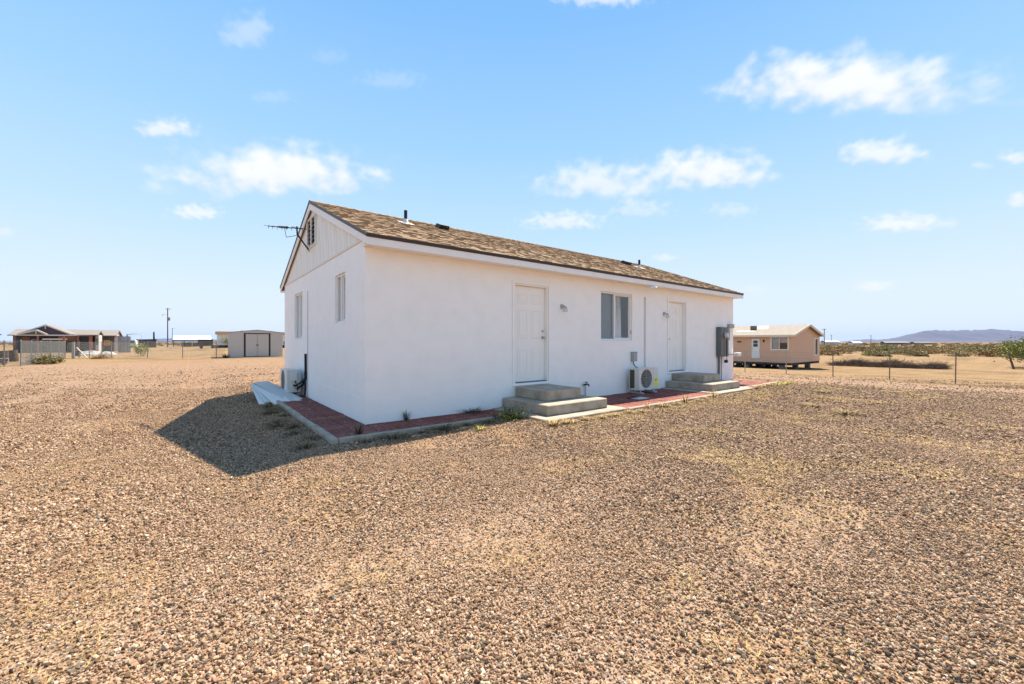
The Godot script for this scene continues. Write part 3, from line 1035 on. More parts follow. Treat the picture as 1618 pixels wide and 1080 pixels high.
	# plumbing vents and low box vents
	for p in [[1.71, -2.40, 0.30], [10.24, -2.11, 0.28]]:
		var yb := roof_y(p[1])
		st = new_st()
		tube(st, Vector3(p[0], yb - 0.02, p[1]), Vector3(p[0], yb + p[2], p[1]), 0.038, 0.038, 14)
		var pipe := part("vent_pipe", st, mat("black_pipe", lin(0.012, 0.012, 0.013), 0.5), roof)
		st = new_st()
		tube(st, Vector3(p[0], yb - 0.01, p[1]), Vector3(p[0], yb + 0.10, p[1]), 0.085, 0.044, 14)
		var nr := Vector3(0, 1, SLOPE).normalized()
		var dn := Vector3(0, -SLOPE, 1).normalized()
		var c := Vector3(p[0], yb, p[1]) + nr * 0.014
		plate(st, [c + Vector3(-0.16, 0, 0) - dn * 0.16, c + Vector3(0.16, 0, 0) - dn * 0.16, c + Vector3(0.16, 0, 0) + dn * 0.16, c + Vector3(-0.16, 0, 0) + dn * 0.16], nr * 0.006)
		part("pipe_flashing", st, mat("flashing", lin(0.68, 0.66, 0.63), 0.5, 0.2), pipe)
	for p in [[2.85, -2.83], [9.98, -2.53]]:
		var nr := Vector3(0, 1, SLOPE).normalized()
		var dn := Vector3(0, -SLOPE, 1).normalized()
		var c := Vector3(p[0], roof_y(p[1]), p[1]) + nr * 0.012
		st = new_st()
		plate(st, [c + Vector3(-0.14, 0, 0) - dn * 0.10, c + Vector3(0.14, 0, 0) - dn * 0.10, c + Vector3(0.12, 0, 0) + nr * 0.10 - dn * 0.06, c + Vector3(-0.12, 0, 0) + nr * 0.10 - dn * 0.06], dn * 0.26)
		plate(st, [c + Vector3(-0.19, 0, 0) - dn * 0.2, c + Vector3(0.19, 0, 0) - dn * 0.2, c + Vector3(0.19, 0, 0) + dn * 0.2, c + Vector3(-0.19, 0, 0) + dn * 0.2], nr * 0.006)
		part("box_vent", st, mat("black_vent", lin(0.02, 0.02, 0.024), 0.5), roof)


# ---------------------------------------------------------------- paving and steps round the house
func make_apron() -> void:
	var bed := new_st()
	var mortar := mat("paver_bed", lin(0.09, 0.05, 0.04), 0.95)
	box(bed, Vector3(-0.612, -0.16, -WID - 0.6), Vector3(-0.012, -0.022, 0.712))
	box(bed, Vector3(-0.011, -0.16, 0.012), Vector3(2.44, -0.022, 0.712))
	box(bed, Vector3(4.535, -0.10, 0.012), Vector3(8.195, -0.022, 1.56))
	box(bed, Vector3(10.30, -0.10, 0.012), Vector3(12.76, -0.022, 1.25))
	var paving: Node = structure(part("pavement", bed, mortar, self))
	tag(paving, "dark red square concrete pavers laid round the foot of the white house", "pavement")
	var blot := noise_tex("paver", FastNoiseLite.TYPE_SIMPLEX_SMOOTH, 0.02, [[0.0, grey(0.62)], [0.5, grey(0.86)], [1.0, grey(1.0)]], 512, 5)
	var reds := []
	for c in [[0.30, 0.092, 0.070], [0.275, 0.083, 0.065], [0.33, 0.107, 0.082], [0.25, 0.075, 0.058]]:
		reds.append(mat("paver%d" % reds.size(), lin(c[0], c[1], c[2]), 0.85, 0.0, blot, 1.1))
	var shapes := []
	for k in 4:
		var st := new_st()
		box(st, Vector3(-0.1475, -0.045, -0.1475), Vector3(0.1475, 0.0, 0.1475), 0.006)
		st.generate_normals()
		var m := st.commit()
		m.surface_set_material(0, reds[k])
		shapes.append(m)
	# x0, z0, columns, rows
	for f in [[-0.612, -7.523, 2, 27], [-0.002, 0.102, 8, 2], [4.535, 0.02, 12, 5], [10.31, 0.02, 8, 4]]:
		for i in f[2]:
			for j in f[3]:
				var x: float = f[0] + 0.1525 + i * 0.305
				var z: float = f[1] + 0.1525 + j * 0.305
				if z > -0.01 and z < 0.16 and x > -0.01 and x < LEN:
					z += 0.0
				var o := mesh_part("paver", shapes[rng.randi() % 4], paving, Vector3(x, rng.randf_range(-0.004, 0.003), z))
				o.rotation = Vector3(rng.randf_range(-0.008, 0.008), rng.randf_range(-0.008, 0.008), rng.randf_range(-0.008, 0.008))
	for k in 8:   # cut pieces against the wall
		var st := new_st()
		box(st, Vector3(k * 0.305 + 0.004, -0.045, 0.012), Vector3(k * 0.305 + 0.299, 0.0 - 0.002 * (k % 3), 0.098), 0.005)
		part("paver", st, reds[(k * 5) % 4], paving)
	# cast concrete edging in lengths
	var con := concrete()
	var edge_bed := new_st()
	box(edge_bed, Vector3(-0.70, -0.26, 0.72), Vector3(-0.64, -0.06, 0.79))
	var edging: Node = structure(part("kerb", edge_bed, con, self))
	tag(edging, "pale cast concrete edging round the red pavers", "kerb")
	var lengths := []
	var z0 := 0.795
	while z0 > -WID - 0.6:
		lengths.append([Vector3(-0.705, -0.24, max(z0 - 1.2, -WID - 0.6) + 0.003), Vector3(-0.616, 0.012, z0)])
		z0 -= 1.2
	var x0 := -0.612
	while x0 < 2.40:
		lengths.append([Vector3(x0 + 0.003, -0.24, 0.716), Vector3(min(x0 + 1.2, 2.42), 0.012, 0.80)])
		x0 += 1.2
	x0 = 4.54
	while x0 < 8.1:
		lengths.append([Vector3(x0 + 0.003, -0.2, 1.57), Vector3(min(x0 + 1.2, 8.19), 0.016, 1.66)])
		x0 += 1.2
	x0 = 10.42
	while x0 < 12.7:
		lengths.append([Vector3(x0 + 0.003, -0.2, 1.25), Vector3(min(x0 + 1.2, 12.82), 0.01, 1.34)])
		x0 += 1.2
	for l in lengths:
		var st := new_st()
		box(st, l[0] + Vector3(0, 0, rng.randf_range(-0.004, 0.004)), l[1] + Vector3(0, rng.randf_range(-0.006, 0.004), rng.randf_range(-0.004, 0.004)), 0.012)
		part("kerb_length", st, con, edging)


func concrete() -> StandardMaterial3D:
	var t := noise_tex("concrete", FastNoiseLite.TYPE_SIMPLEX_SMOOTH, 0.006, [[0.0, Color(0.80, 0.77, 0.73)], [0.42, Color(0.91, 0.89, 0.86)], [0.62, Color(0.96, 0.95, 0.93)], [1.0, Color(1, 0.995, 0.98)]], 1024, 6)
	return mat("concrete", lin(0.41, 0.365, 0.305), 0.9, 0.0, t, 0.5, texs["stucco_bump"], 0.12)


func make_steps(x: float, label: String) -> void:
	var o := thing("concrete_steps", label, "steps", Vector3(x, 0, 0), 0.0, "concrete door steps")
	var st := new_st()
	box(st, Vector3(-0.25, -0.2, 0.012), Vector3(1.85, 0.018, 1.62), 0.012)
	part("base_slab", st, concrete(), o)
	st = new_st()
	box(st, Vector3(0, 0.019, 0.012), Vector3(1.58, 0.2, 1.34), 0.012)
	part("step", st, concrete(), o)
	st = new_st()
	box(st, Vector3(0.32, 0.201, 0.038), Vector3(1.25, 0.395, 0.95), 0.012)
	part("step", st, concrete(), o)


# ---------------------------------------------------------------- fittings
func make_wall_lamp(at: Vector3, label: String) -> void:
	var o := thing("wall_lamp", label, "lamp", at, 0.0, "wall lamps by the doors")
	var metal := mat("lamp_metal", lin(0.42, 0.41, 0.40), 0.35, 0.8)
	var st := new_st()
	tube(st, Vector3(0, 0, 0.002), Vector3(0, 0, 0.02), 0.06, 0.05, 20)
	part("back_plate", st, metal, o)
	st = new_st()
	path_tube(st, [Vector3(0, 0, 0.02), Vector3(0, 0.01, 0.07), Vector3(0.0, -0.005, 0.11)], 0.011)
	tube(st, Vector3(0, -0.015, 0.11), Vector3(0, -0.045, 0.11), 0.03, 0.04, 16)
	part("arm", st, metal, o)
	st = new_st()
	tube(st, Vector3(0, -0.045, 0.11), Vector3(0, -0.085, 0.11), 0.036, 0.055, 16, false)
	tube(st, Vector3(0, -0.085, 0.11), Vector3(0, -0.125, 0.11), 0.055, 0.045, 16)
	part("shade", st, mat("frosted", lin(0.62, 0.60, 0.55), 0.25), o)


func make_condenser(at: Vector3, turn: float, label: String) -> Node3D:
	# local z is the blowing side, x its width; origin on the paving below the middle of the back
	var o := thing("air_conditioner", label, "air conditioner", at, turn, "outdoor units of the air conditioners")
	var shell := mat("ac_shell", lin(0.66, 0.65, 0.60), 0.45)
	var st := new_st()
	# case with a recessed front
	box(st, Vector3(-0.41, 0.10, 0.0), Vector3(0.41, 0.64, 0.05), 0.012)
	box(st, Vector3(-0.41, 0.10, 0.0505), Vector3(-0.39, 0.64, 0.2425), 0.004)
	box(st, Vector3(0.20, 0.10, 0.0505), Vector3(0.41, 0.64, 0.2425), 0.004)
	box(st, Vector3(-0.39, 0.10, 0.0505), Vector3(0.20, 0.12, 0.2425))
	box(st, Vector3(-0.39, 0.62, 0.0505), Vector3(0.20, 0.64, 0.2425))
	box(st, Vector3(-0.41, 0.10, 0.243), Vector3(-0.37, 0.64, 0.30), 0.01)
	box(st, Vector3(0.20, 0.10, 0.243), Vector3(0.41, 0.64, 0.30), 0.01)
	box(st, Vector3(-0.37, 0.10, 0.243), Vector3(0.20, 0.125, 0.30), 0.006)
	box(st, Vector3(-0.37, 0.615, 0.243), Vector3(0.20, 0.64, 0.30), 0.006)
	for q in [[-1, -1], [1, -1], [1, 1], [-1, 1]]:   # corners of the front sheet round the fan opening
		var c := Vector3(-0.085, 0.37, 0.243)
		for i in 6:
			var a := PI / 2 * i / 6.0
			var b := PI / 2 * (i + 1) / 6.0
			var corner := c + Vector3(q[0] * 0.284, q[1] * 0.244, 0.045)
			plate(st, [corner, c + Vector3(q[0] * cos(a) * 0.235, q[1] * sin(a) * 0.235, 0.045), c + Vector3(q[0] * cos(b) * 0.235, q[1] * sin(b) * 0.235, 0.045)], Vector3(0, 0, 0.008))
		plate(st, [c + Vector3(q[0] * 0.284, 0, 0.045), c + Vector3(q[0] * 0.284, q[1] * 0.244, 0.045), c + Vector3(q[0] * 0.235, 0, 0.045)], Vector3(0, 0, 0.008))
		plate(st, [c + Vector3(0, q[1] * 0.244, 0.045), c + Vector3(q[0] * 0.284, q[1] * 0.244, 0.045), c + Vector3(0, q[1] * 0.235, 0.045)], Vector3(0, 0, 0.008))
	part("case", st, shell, o)
	st = new_st()
	for i in 30:
		box(st, Vector3(-0.385 + i * 0.0195, 0.125, 0.0515), Vector3(-0.381 + i * 0.0195, 0.615, 0.07))
	part("rear_coil", st, mat("coil_metal", lin(0.20, 0.19, 0.18), 0.5, 0.5), o)
	st = new_st()
	for i in 5:
		var a := TAU * i / 5
		var u := Vector3(cos(a), sin(a), 0)
		var w := Vector3(-sin(a), cos(a), 0)
		var c := Vector3(-0.085, 0.37, 0.20)
		plate(st, [c + u * 0.05 - w * 0.02, c + u * 0.21 - w * 0.06, c + u * 0.215 + w * 0.06, c + u * 0.05 + w * 0.03], Vector3(0, 0, 0.006))
	tube(st, Vector3(-0.085, 0.37, 0.10), Vector3(-0.085, 0.37, 0.225), 0.06, 0.045, 16)
	part("fan", st, mat("fan_grey", lin(0.12, 0.12, 0.12), 0.5), o)
	st = new_st()
	for i in 11:
		var y := -0.215 + 0.043 * i
		var half := sqrt(max(0.0, 0.24 * 0.24 - y * y))
		bar(st, Vector3(-0.085 - half, 0.37 + y, 0.294), Vector3(-0.085 + half, 0.37 + y, 0.294), 0.006, 0.009)
	bar(st, Vector3(-0.085, 0.135, 0.291), Vector3(-0.085, 0.605, 0.291), 0.006, 0.009, Vector3.RIGHT)
	ring(st, Vector3(-0.085, 0.37, 0.294), Vector3(0, 0, 1), 0.237, 0.006, 28)
	part("grille", st, mat("ac_grille", lin(0.42, 0.41, 0.38), 0.5), o)
	# finned coil seen at the left end
	st = new_st()
	box(st, Vector3(-0.4135, 0.14, 0.03), Vector3(-0.4105, 0.60, 0.17))
	var coil := part("coil", st, mat("coil", lin(0.10, 0.085, 0.05), 0.5, 0.4), o)
	st = new_st()
	for i in 9:
		box(st, Vector3(-0.4165, 0.14, 0.035 + i * 0.016), Vector3(-0.4137, 0.60, 0.037 + i * 0.016))
	part("coil_fins", st, mat("coil_fin", lin(0.22, 0.19, 0.11), 0.4, 0.5), coil)
	for x in [-0.28, 0.28]:
		st = new_st()
		box(st, Vector3(x - 0.03, 0.0, -0.02), Vector3(x + 0.03, 0.035, 0.34), 0.005)
		plate(st, [Vector3(x - 0.025, 0.036, 0.26), Vector3(x + 0.025, 0.036, 0.26), Vector3(x + 0.025, 0.099, 0.22), Vector3(x - 0.025, 0.099, 0.22)], Vector3(0, 0, 0.012))
		box(st, Vector3(x - 0.025, 0.036, 0.0), Vector3(x + 0.025, 0.099, 0.05), 0.004)
		part("foot", st, mat("ac_foot", lin(0.45, 0.47, 0.50), 0.5), o)
	# service valves under a cover on the right end
	st = new_st()
	box(st, Vector3(0.4105, 0.36, 0.07), Vector3(0.45, 0.56, 0.21), 0.008)
	part("valve_cover", st, shell, o)
	st = new_st()
	tube(st, Vector3(0.411, 0.20, 0.10), Vector3(0.47, 0.20, 0.10), 0.018, 0.018, 10)
	tube(st, Vector3(0.411, 0.27, 0.15), Vector3(0.47, 0.27, 0.15), 0.022, 0.022, 10)
	part("valve", st, mat("valve_brass", lin(0.30, 0.24, 0.14), 0.4, 0.8), o)
	return o


func make_fittings() -> void:
	make_wall_lamp(Vector3(4.345, 2.09, 0), "small metal wall lamp beside the door with the deadbolt")
	make_wall_lamp(Vector3(8.385, 2.10, 0), "small metal wall lamp between the window and the door by the meter")
	# front condenser with its yellow tag, switch box, whip and line conduit
	var ac := make_condenser(Vector3(7.0, 0.0, 0.13), 0.0, "beige outdoor air conditioner with yellow label standing under the window")
	var st := new_st()
	box(st, Vector3(0.27, 0.15, 0.3005), Vector3(0.39, 0.38, 0.303))
	var lab := part("energy_label", st, mat("label_yellow", lin(0.85, 0.80, 0.02), 0.6), ac)
	st = new_st()
	for k in 3:
		box(st, Vector3(0.285, 0.335 - k * 0.018, 0.3032), Vector3(0.375 - k * 0.02, 0.345 - k * 0.018, 0.3042))
	part("print", st, mat("print_black", lin(0.03, 0.03, 0.02), 0.7), lab)
	var boxgrey := mat("box_grey", lin(0.36, 0.36, 0.35), 0.5, 0.3)
	var o := thing("switch_box", "small grey disconnect box on the wall above the air conditioner", "switch box", Vector3(6.92, 0.80, 0.0))
	st = new_st()
	box(st, Vector3(-0.075, 0.0, 0.002), Vector3(0.075, 0.24, 0.10), 0.008)
	part("case", st, boxgrey, o)
	st = new_st()
	box(st, Vector3(-0.082, 0.225, 0.001), Vector3(0.082, 0.245, 0.115), 0.004)
	part("lid", st, boxgrey, o)
	st = new_st()
	path_tube(st, [Vector3(-0.03, 0.0, 0.05), Vector3(-0.04, -0.07, 0.06), Vector3(-0.01, -0.14, 0.10), Vector3(0.03, -0.17, 0.16)], 0.011, 8)
	part("cable", st, mat("cable_black", lin(0.015, 0.015, 0.016), 0.5), o)
	st = new_st()
	path_tube(st, [Vector3(7.46, 2.46, 0.02), Vector3(7.455, 1.6, 0.02), Vector3(7.45, 0.70, 0.02), Vector3(7.44, 0.42, 0.06), Vector3(7.43, 0.30, 0.16)], 0.013, 8)
	tube(st, Vector3(7.46, 2.46, 0.0), Vector3(7.46, 2.50, 0.025), 0.024, 0.02, 10)
	tag(part("conduit", st, mat("conduit_white", lin(0.58, 0.57, 0.56), 0.5), self), "thin pale conduit running up the wall right of the window", "conduit")
	# gable condenser with black lines
	make_condenser(Vector3(-0.10, 0.0, -4.78), -PI / 2, "weathered outdoor air conditioner beside the gable wall near the white boards")
	st = new_st()
	path_tube(st, [Vector3(-0.17, 0.20, -4.31), Vector3(-0.16, 0.22, -4.24), Vector3(-0.08, 0.30, -4.17), Vector3(-0.03, 0.42, -4.16), Vector3(-0.03, 0.70, -4.17), Vector3(-0.03, 1.02, -4.18)], 0.026, 9)
	path_tube(st, [Vector3(-0.25, 0.27, -4.31), Vector3(-0.24, 0.27, -4.22), Vector3(-0.12, 0.36, -4.12), Vector3(-0.04, 0.46, -4.11), Vector3(-0.03, 0.60, -4.12)], 0.022, 9)
	path_tube(st, [Vector3(-0.22, 0.38, -4.33), Vector3(-0.22, 0.32, -4.26), Vector3(-0.18, 0.22, -4.24), Vector3(-0.19, 0.14, -4.27)], 0.012, 8)
	path_tube(st, [Vector3(-0.05, 0.60, -4.13), Vector3(-0.05, 0.2, -4.10), Vector3(-0.06, 0.02, -4.10)], 0.02, 8)
	tag(part("refrigerant_line", st, mat("foam_black", lin(0.018, 0.018, 0.02), 0.8), self), "black insulated refrigerant lines bent from the gable air conditioner up the wall", "pipe")
	st = new_st()
	box(st, Vector3(-0.020, 0.02, -4.05), Vector3(-0.0086, 2.50, -4.03), 0.003)
	tag(part("cable_cover", st, mats["conduit_white"], self), "thin upright cable cover on the gable wall between its two windows", "conduit")
	# electric service
	o = thing("electric_panel", "tall grey electric service panel with round glass meter", "electric panel", Vector3(11.42, 0.82, 0.0))
	var pan := mat("panel_grey", lin(0.13, 0.14, 0.14), 0.5, 0.3)
	st = new_st()
	box(st, Vector3(0.0, 0.0, 0.002), Vector3(0.56, 0.97, 0.148), 0.008)
	part("case", st, pan, o)
	st = new_st()
	box(st, Vector3(0.015, 0.015, 0.149), Vector3(0.27, 0.955, 0.156), 0.004)
	part("cover", st, pan, o)
	st = new_st()
	box(st, Vector3(0.285, 0.015, 0.149), Vector3(0.545, 0.955, 0.158), 0.004)
	part("cover", st, mat("panel_grey2", lin(0.16, 0.165, 0.165), 0.5, 0.3), o)
	st = new_st()
	tube(st, Vector3(0.30, 0.70, 0.159), Vector3(0.30, 0.70, 0.18), 0.10, 0.10, 24)
	part("meter_ring", st, mats["nickel"], o)
	st = new_st()
	tube(st, Vector3(0.30, 0.70, 0.181), Vector3(0.30, 0.70, 0.245), 0.085, 0.08, 24)
	tube(st, Vector3(0.30, 0.70, 0.246), Vector3(0.30, 0.70, 0.262), 0.078, 0.055, 24)
	part("meter", st, mat("meter_face", lin(0.60, 0.60, 0.57), 0.12), o)
	st = new_st()
	path_tube(st, [Vector3(0.40, 0.62, 0.165), Vector3(0.40, 0.3, 0.17), Vector3(0.40, -0.11, 0.165)], 0.010, 8)
	box(st, Vector3(0.35, -0.21, 0.10), Vector3(0.46, -0.11, 0.18), 0.006)
	part("ground_cable", st, mats["cable_black"], o)
	for x in [0.10, 0.26]:
		st = new_st()
		tube(st, Vector3(x, -0.001, 0.05), Vector3(x, -0.80, 0.05), 0.03 if x < 0.2 else 0.012, 0.03 if x < 0.2 else 0.012, 12)
		part("riser", st, pan, o)
	o = thing("junction_box", "small grey junction box with short pipe at the far wall corner", "junction box", Vector3(12.30, 1.78, 0.0))
	st = new_st()
	box(st, Vector3(-0.10, 0.0, 0.002), Vector3(0.25, 0.13, 0.09), 0.006)
	part("case", st, boxgrey, o)
	st = new_st()
	path_tube(st, [Vector3(-0.05, 0.0, 0.05), Vector3(-0.05, -0.42, 0.05)], 0.016, 8)
	part("pipe", st, boxgrey, o)
	o = thing("flood_lamp", "white floodlight on a bracket sticking out past the far wall corner", "lamp", Vector3(12.2, 0.88, 0.03))
	st = new_st()
	path_tube(st, [Vector3(-0.1, 0.0, -0.03), Vector3(-0.1, 0, 0.04), Vector3(0.36, 0.0, 0.10)], 0.016, 8)
	part("bracket", st, boxgrey, o)
	st = new_st()
	box(st, Vector3(0.34, -0.07, 0.04), Vector3(0.62, 0.06, 0.18), 0.02)
	part("head", st, mat("lamp_white", lin(0.75, 0.74, 0.70), 0.4), o)
	# eave camera
	o = thing("security_camera", "small white security camera hung below the eave right of the window", "camera", Vector3(7.36, 2.775, 0.24))
	st = new_st()
	tube(st, Vector3(0, 0.0, 0), Vector3(0, 0.02, 0), 0.045, 0.045, 16)
	tube(st, Vector3(0, 0.0, 0), Vector3(0.0, -0.04, 0.04), 0.014, 0.014, 8)
	part("mount", st, mats["lamp_white"], o)
	st = new_st()
	tube(st, Vector3(-0.05, -0.035, 0.03), Vector3(0.06, -0.075, 0.16), 0.04, 0.04, 16)
	part("camera_body", st, mats["lamp_white"], o)
	st = new_st()
	tube(st, Vector3(0.061, -0.0754, 0.1612), Vector3(0.064, -0.0765, 0.165), 0.033, 0.03, 16)
	part("lens", st, mat("lens_black", lin(0.01, 0.01, 0.012), 0.1), o)
	# hose tap
	o = thing("hose_tap", "dark garden tap on a thin upright pipe beside the first steps", "tap", Vector3(5.04, 0.0, 0.06))
	st = new_st()
	tube(st, Vector3(0, -0.05, 0), Vector3(0, 0.30, 0), 0.014, 0.014, 8)
	part("pipe", st, boxgrey, o)
	st = new_st()
	tube(st, Vector3(-0.06, 0.31, 0), Vector3(0.07, 0.32, 0.03), 0.018, 0.016, 8)
	tube(st, Vector3(0.07, 0.32, 0.03), Vector3(0.085, 0.27, 0.05), 0.016, 0.014, 8)
	tube(st, Vector3(0.02, 0.32, 0.01), Vector3(0.02, 0.36, 0.015), 0.008, 0.008, 6)
	tube(st, Vector3(0.02, 0.36, 0.015), Vector3(0.02, 0.372, 0.016), 0.032, 0.032, 10)
	part("valve", st, mat("tap_dark", lin(0.03, 0.03, 0.03), 0.5, 0.5), o)
	# aerial on the gable
	o = thing("antenna", "television aerial on a bent mast fixed to the gable", "antenna", Vector3(0, 3.50, -3.90))
	var am := mat("aerial_dark", lin(0.035, 0.034, 0.034), 0.5, 0.5)
	st = new_st()
	box(st, Vector3(-0.022, -0.10, -0.04), Vector3(0.0, 0.06, 0.04), 0.004)
	part("mount", st, mats["flashing"], o)
	st = new_st()
	path_tube(st, [Vector3(-0.02, -0.06, 0), Vector3(-0.33, 0.17, 0.40), Vector3(-0.34, 0.34, 0.41)], 0.017, 8)
	part("mast", st, am, o)
	var b0 := Vector3(-0.31, 0.16, 0.98)
	var b1 := Vector3(-0.70, 0.61, -1.05)
	b0 = Vector3(-0.30, 0.20, 0.85)
	st = new_st()
	tube(st, b0, b1, 0.010, 0.010, 8)
	part("boom", st, am, o)
	st = new_st()
	tube(st, b0.lerp(b1, 0.42), b0.lerp(b1, 0.66), 0.028, 0.024, 10)
	part("amplifier", st, am, o)
	for k in 8:
		var p := b0.lerp(b1, 0.02 + 0.139 * k)
		var long := 0.22 if k == 0 else 0.10
		st = new_st()
		var dirn := (b1 - b0).normalized().cross(Vector3.UP).normalized()
		tube(st, p - dirn * long, p + dirn * long, 0.005, 0.005, 6)
		tube(st, p, p + Vector3(0, -0.06, 0), 0.005, 0.005, 6)
		part("element", st, am, o)
	st = new_st()
	path_tube(st, [b0.lerp(b1, 0.5), b0.lerp(b1, 0.45) + Vector3(0, -0.22, 0), Vector3(-0.30, 0.16, 0.38), Vector3(-0.15, 0.06, 0.15)], 0.006, 6)
	part("cable", st, am, o)


func make_boards() -> void:
	# white panels stacked askew by the gable air conditioner: near end low on the kerb, far end propped
	var whites := [mat("board_a", lin(0.60, 0.59, 0.57), 0.6), mat("board_b", lin(0.68, 0.67, 0.64), 0.55), mat("board_c", lin(0.52, 0.52, 0.50), 0.65)]
	var edge := mat("board_edge", lin(0.40, 0.33, 0.24), 0.85)
	var spots := [[-0.60, -4.34, 0.00, 0.20, 0.40, 2.1, 0.44], [-0.70, -4.50, 0.035, 0.10, 0.46, 2.0, 0.34], [-0.56, -4.62, 0.07, 0.24, 0.30, 1.9, 0.34], [-0.84, -4.72, 0.04, 0.06, 0.34, 1.7, 0.22], [-0.93, -4.62, 0.00, 0.0, 0.16, 1.5, 0.16]]
	var names := ["widest white panel lying lowest in the heap beside the gable air conditioner", "white panel second from the bottom of the heap by the gable wall", "narrow bluish white panel in the middle of the heap by the gable wall", "white panel on top of the heap, nearest the gable wall", "short white panel sticking out of the heap on the gravel side"]
	for i in spots.size():
		var s: Array = spots[i]
		var o := thing("board", names[i], "board", Vector3(s[0], 0.06 + s[2], s[1]), s[3], "white boards heaped by the gable wall")
		o.rotation.x = 0.13 + 0.012 * i
		o.rotation.z = 0.10 - 0.03 * i
		var st := new_st()
		box(st, Vector3(-s[6] / 2.0, 0.012, -s[5] / 2.0), Vector3(s[6] / 2.0, 0.024, s[5] / 2.0), 0.002)
		part("face_sheet", st, whites[i % 3], o)
		st = new_st()
		box(st, Vector3(-s[6] / 2.0 + 0.004, -0.010, -s[5] / 2.0 + 0.004), Vector3(s[6] / 2.0 - 0.004, 0.0115, s[5] / 2.0 - 0.004), 0.002)
		part("core", st, edge, o)
	var scrap := new_st()
	box(scrap, Vector3(5.75, 0.004, 0.80), Vector3(6.15, 0.016, 1.02), 0.003)
	tag(part("tile_scrap", scrap, mat("scrap_pale", lin(0.5, 0.52, 0.54), 0.6), self), "pale flat tile scrap lying on the red pavers below the air conditioner", "scrap")
	scrap = new_st()
	plate(scrap, [Vector3(5.70, 0.02, 0.72), Vector3(5.95, 0.018, 0.70), Vector3(5.98, 0.05, 0.82), Vector3(5.76, 0.06, 0.86)], Vector3(0, 0.012, 0))
	tag(part("rubber_scrap", scrap, mats["foam_black"], self), "bent black rubber scrap resting on the pale tile scrap", "scrap")


func make_weeds() -> void:
	var dry := [Color(0.50, 0.36, 0.17), Color(0.40, 0.27, 0.12), Color(0.58, 0.45, 0.24), Color(0.30, 0.22, 0.11)]
	var olive := [Color(0.20, 0.15, 0.06), Color(0.27, 0.20, 0.09), Color(0.34, 0.25, 0.12), Color(0.14, 0.115, 0.045)]
	var green := [Color(0.12, 0.14, 0.035), Color(0.17, 0.18, 0.05), Color(0.09, 0.10, 0.03), Color(0.22, 0.21, 0.06)]
	var lime := [Color(0.38, 0.38, 0.06), Color(0.45, 0.42, 0.09), Color(0.30, 0.32, 0.06)]
	var m := tinted("weed", 0.85)
	m.backlight_enabled = true
	m.backlight = Color(0.25, 0.25, 0.12)
	# the leafy plant by the first steps
	var o := thing("leafy_plant", "dense dark green leafy weed growing beside the first concrete steps", "plant", Vector3(2.17, ground_height(2.2, 0.95), 0.98))
	mesh_part("foliage", leaf_mesh(4, 620, func(r): return Vector3(r.randfn(0, 0.13), absf(r.randfn(0.06, 0.07)), r.randfn(0, 0.10)), 0.04, green, m, 0.4), o)
	mesh_part("stems", blades(8, 60, 0.16, 0.16, olive, m, 0.003, 0.08), o)
	var kinds := [blades(21, 110, 0.09, 0.15, dry, m, 0.003, 0.08), blades(22, 150, 0.06, 0.20, olive, m, 0.003, 0.13), blades(23, 60, 0.17, 0.12, dry, m, 0.0025, 0.05), blades(24, 90, 0.08, 0.14, lime, m, 0.0035, 0.08)]
	var spots := []
	for k in 10:   # along the gable kerb, on the gravel side
		spots.append([-0.80 - 0.22 * rng.randf(), 0.70 - 0.45 * k + rng.randf_range(-0.1, 0.1), 1 if k % 3 else 0, "low brown weed on the gravel along the shaded gable kerb", "weeds along the gable kerb"])
	for k in 7:   # along the front kerb
		spots.append([-0.3 + 0.40 * k + rng.randf_range(-0.08, 0.08), 0.86 + 0.10 * rng.randf(), 1 if k % 2 else 0, "low weed rooted against the front kerb below the blank white wall", "weeds along the front kerb"])
	spots.append([0.66, 0.06, 2, "dry weed in the joint where pavers meet the wall, nearest the house corner", ""])
	spots.append([1.95, 0.05, 1, "dark tuft between paver and wall, halfway to the first steps", ""])
	spots.append([1.95, 0.78, 2, "tall straw tuft at the end of the front kerb beside the leafy plant", ""])
	spots.append([1.32, 1.25, 3, "bright yellow green tuft at the shadow's edge on the gravel", ""])
	spots.append([-0.30, 0.62, 2, "pale dry weed sprouting through the pavers at the corner", ""])
	for k in 9:
		spots.append([2.3 + 0.27 * k + rng.randf_range(-0.1, 0.1), 1.75 + 0.2 * rng.randf(), 0, "straw coloured tuft along the slab of the first steps", "straw tufts along the first slab"])
	for k in 7:
		spots.append([5.0 + 0.45 * k, 1.74 + 0.12 * rng.randf(), 2 if k % 3 == 0 else 0, "straw tuft along the kerb between the two flights of steps", "straw tufts between the steps"])
	for k in 6:
		spots.append([10.5 + 0.5 * k, 1.5 + 0.2 * rng.randf(), 3 if k > 2 else 0, "tuft along the kerb past the second steps", "tufts past the second steps"])
	for p in [[7.6, 4.3], [8.1, 3.6], [9.8, 4.4], [11.0, 3.0]]:
		spots.append([p[0], p[1], 1, "small olive weed standing alone on the open gravel", "lone weeds on the open gravel"])
	for s in spots:
		var on_paver: bool = s[0] > -0.6 and s[1] < 0.7
		var w := mesh_part("weed", kinds[s[2]], self, Vector3(s[0], 0.0 if on_paver else ground_height(s[0], s[1]) - 0.005, s[1]))
		w.rotation.y = rng.randf() * TAU
		w.scale = Vector3.ONE * rng.randf_range(0.75, 1.35) * (1.25 if s[2] == 1 else 1.0)
		tag(w, s[3], "weed", s[4])


# ---------------------------------------------------------------- the surroundings
const FACING := -0.6613   # turned towards where one stands


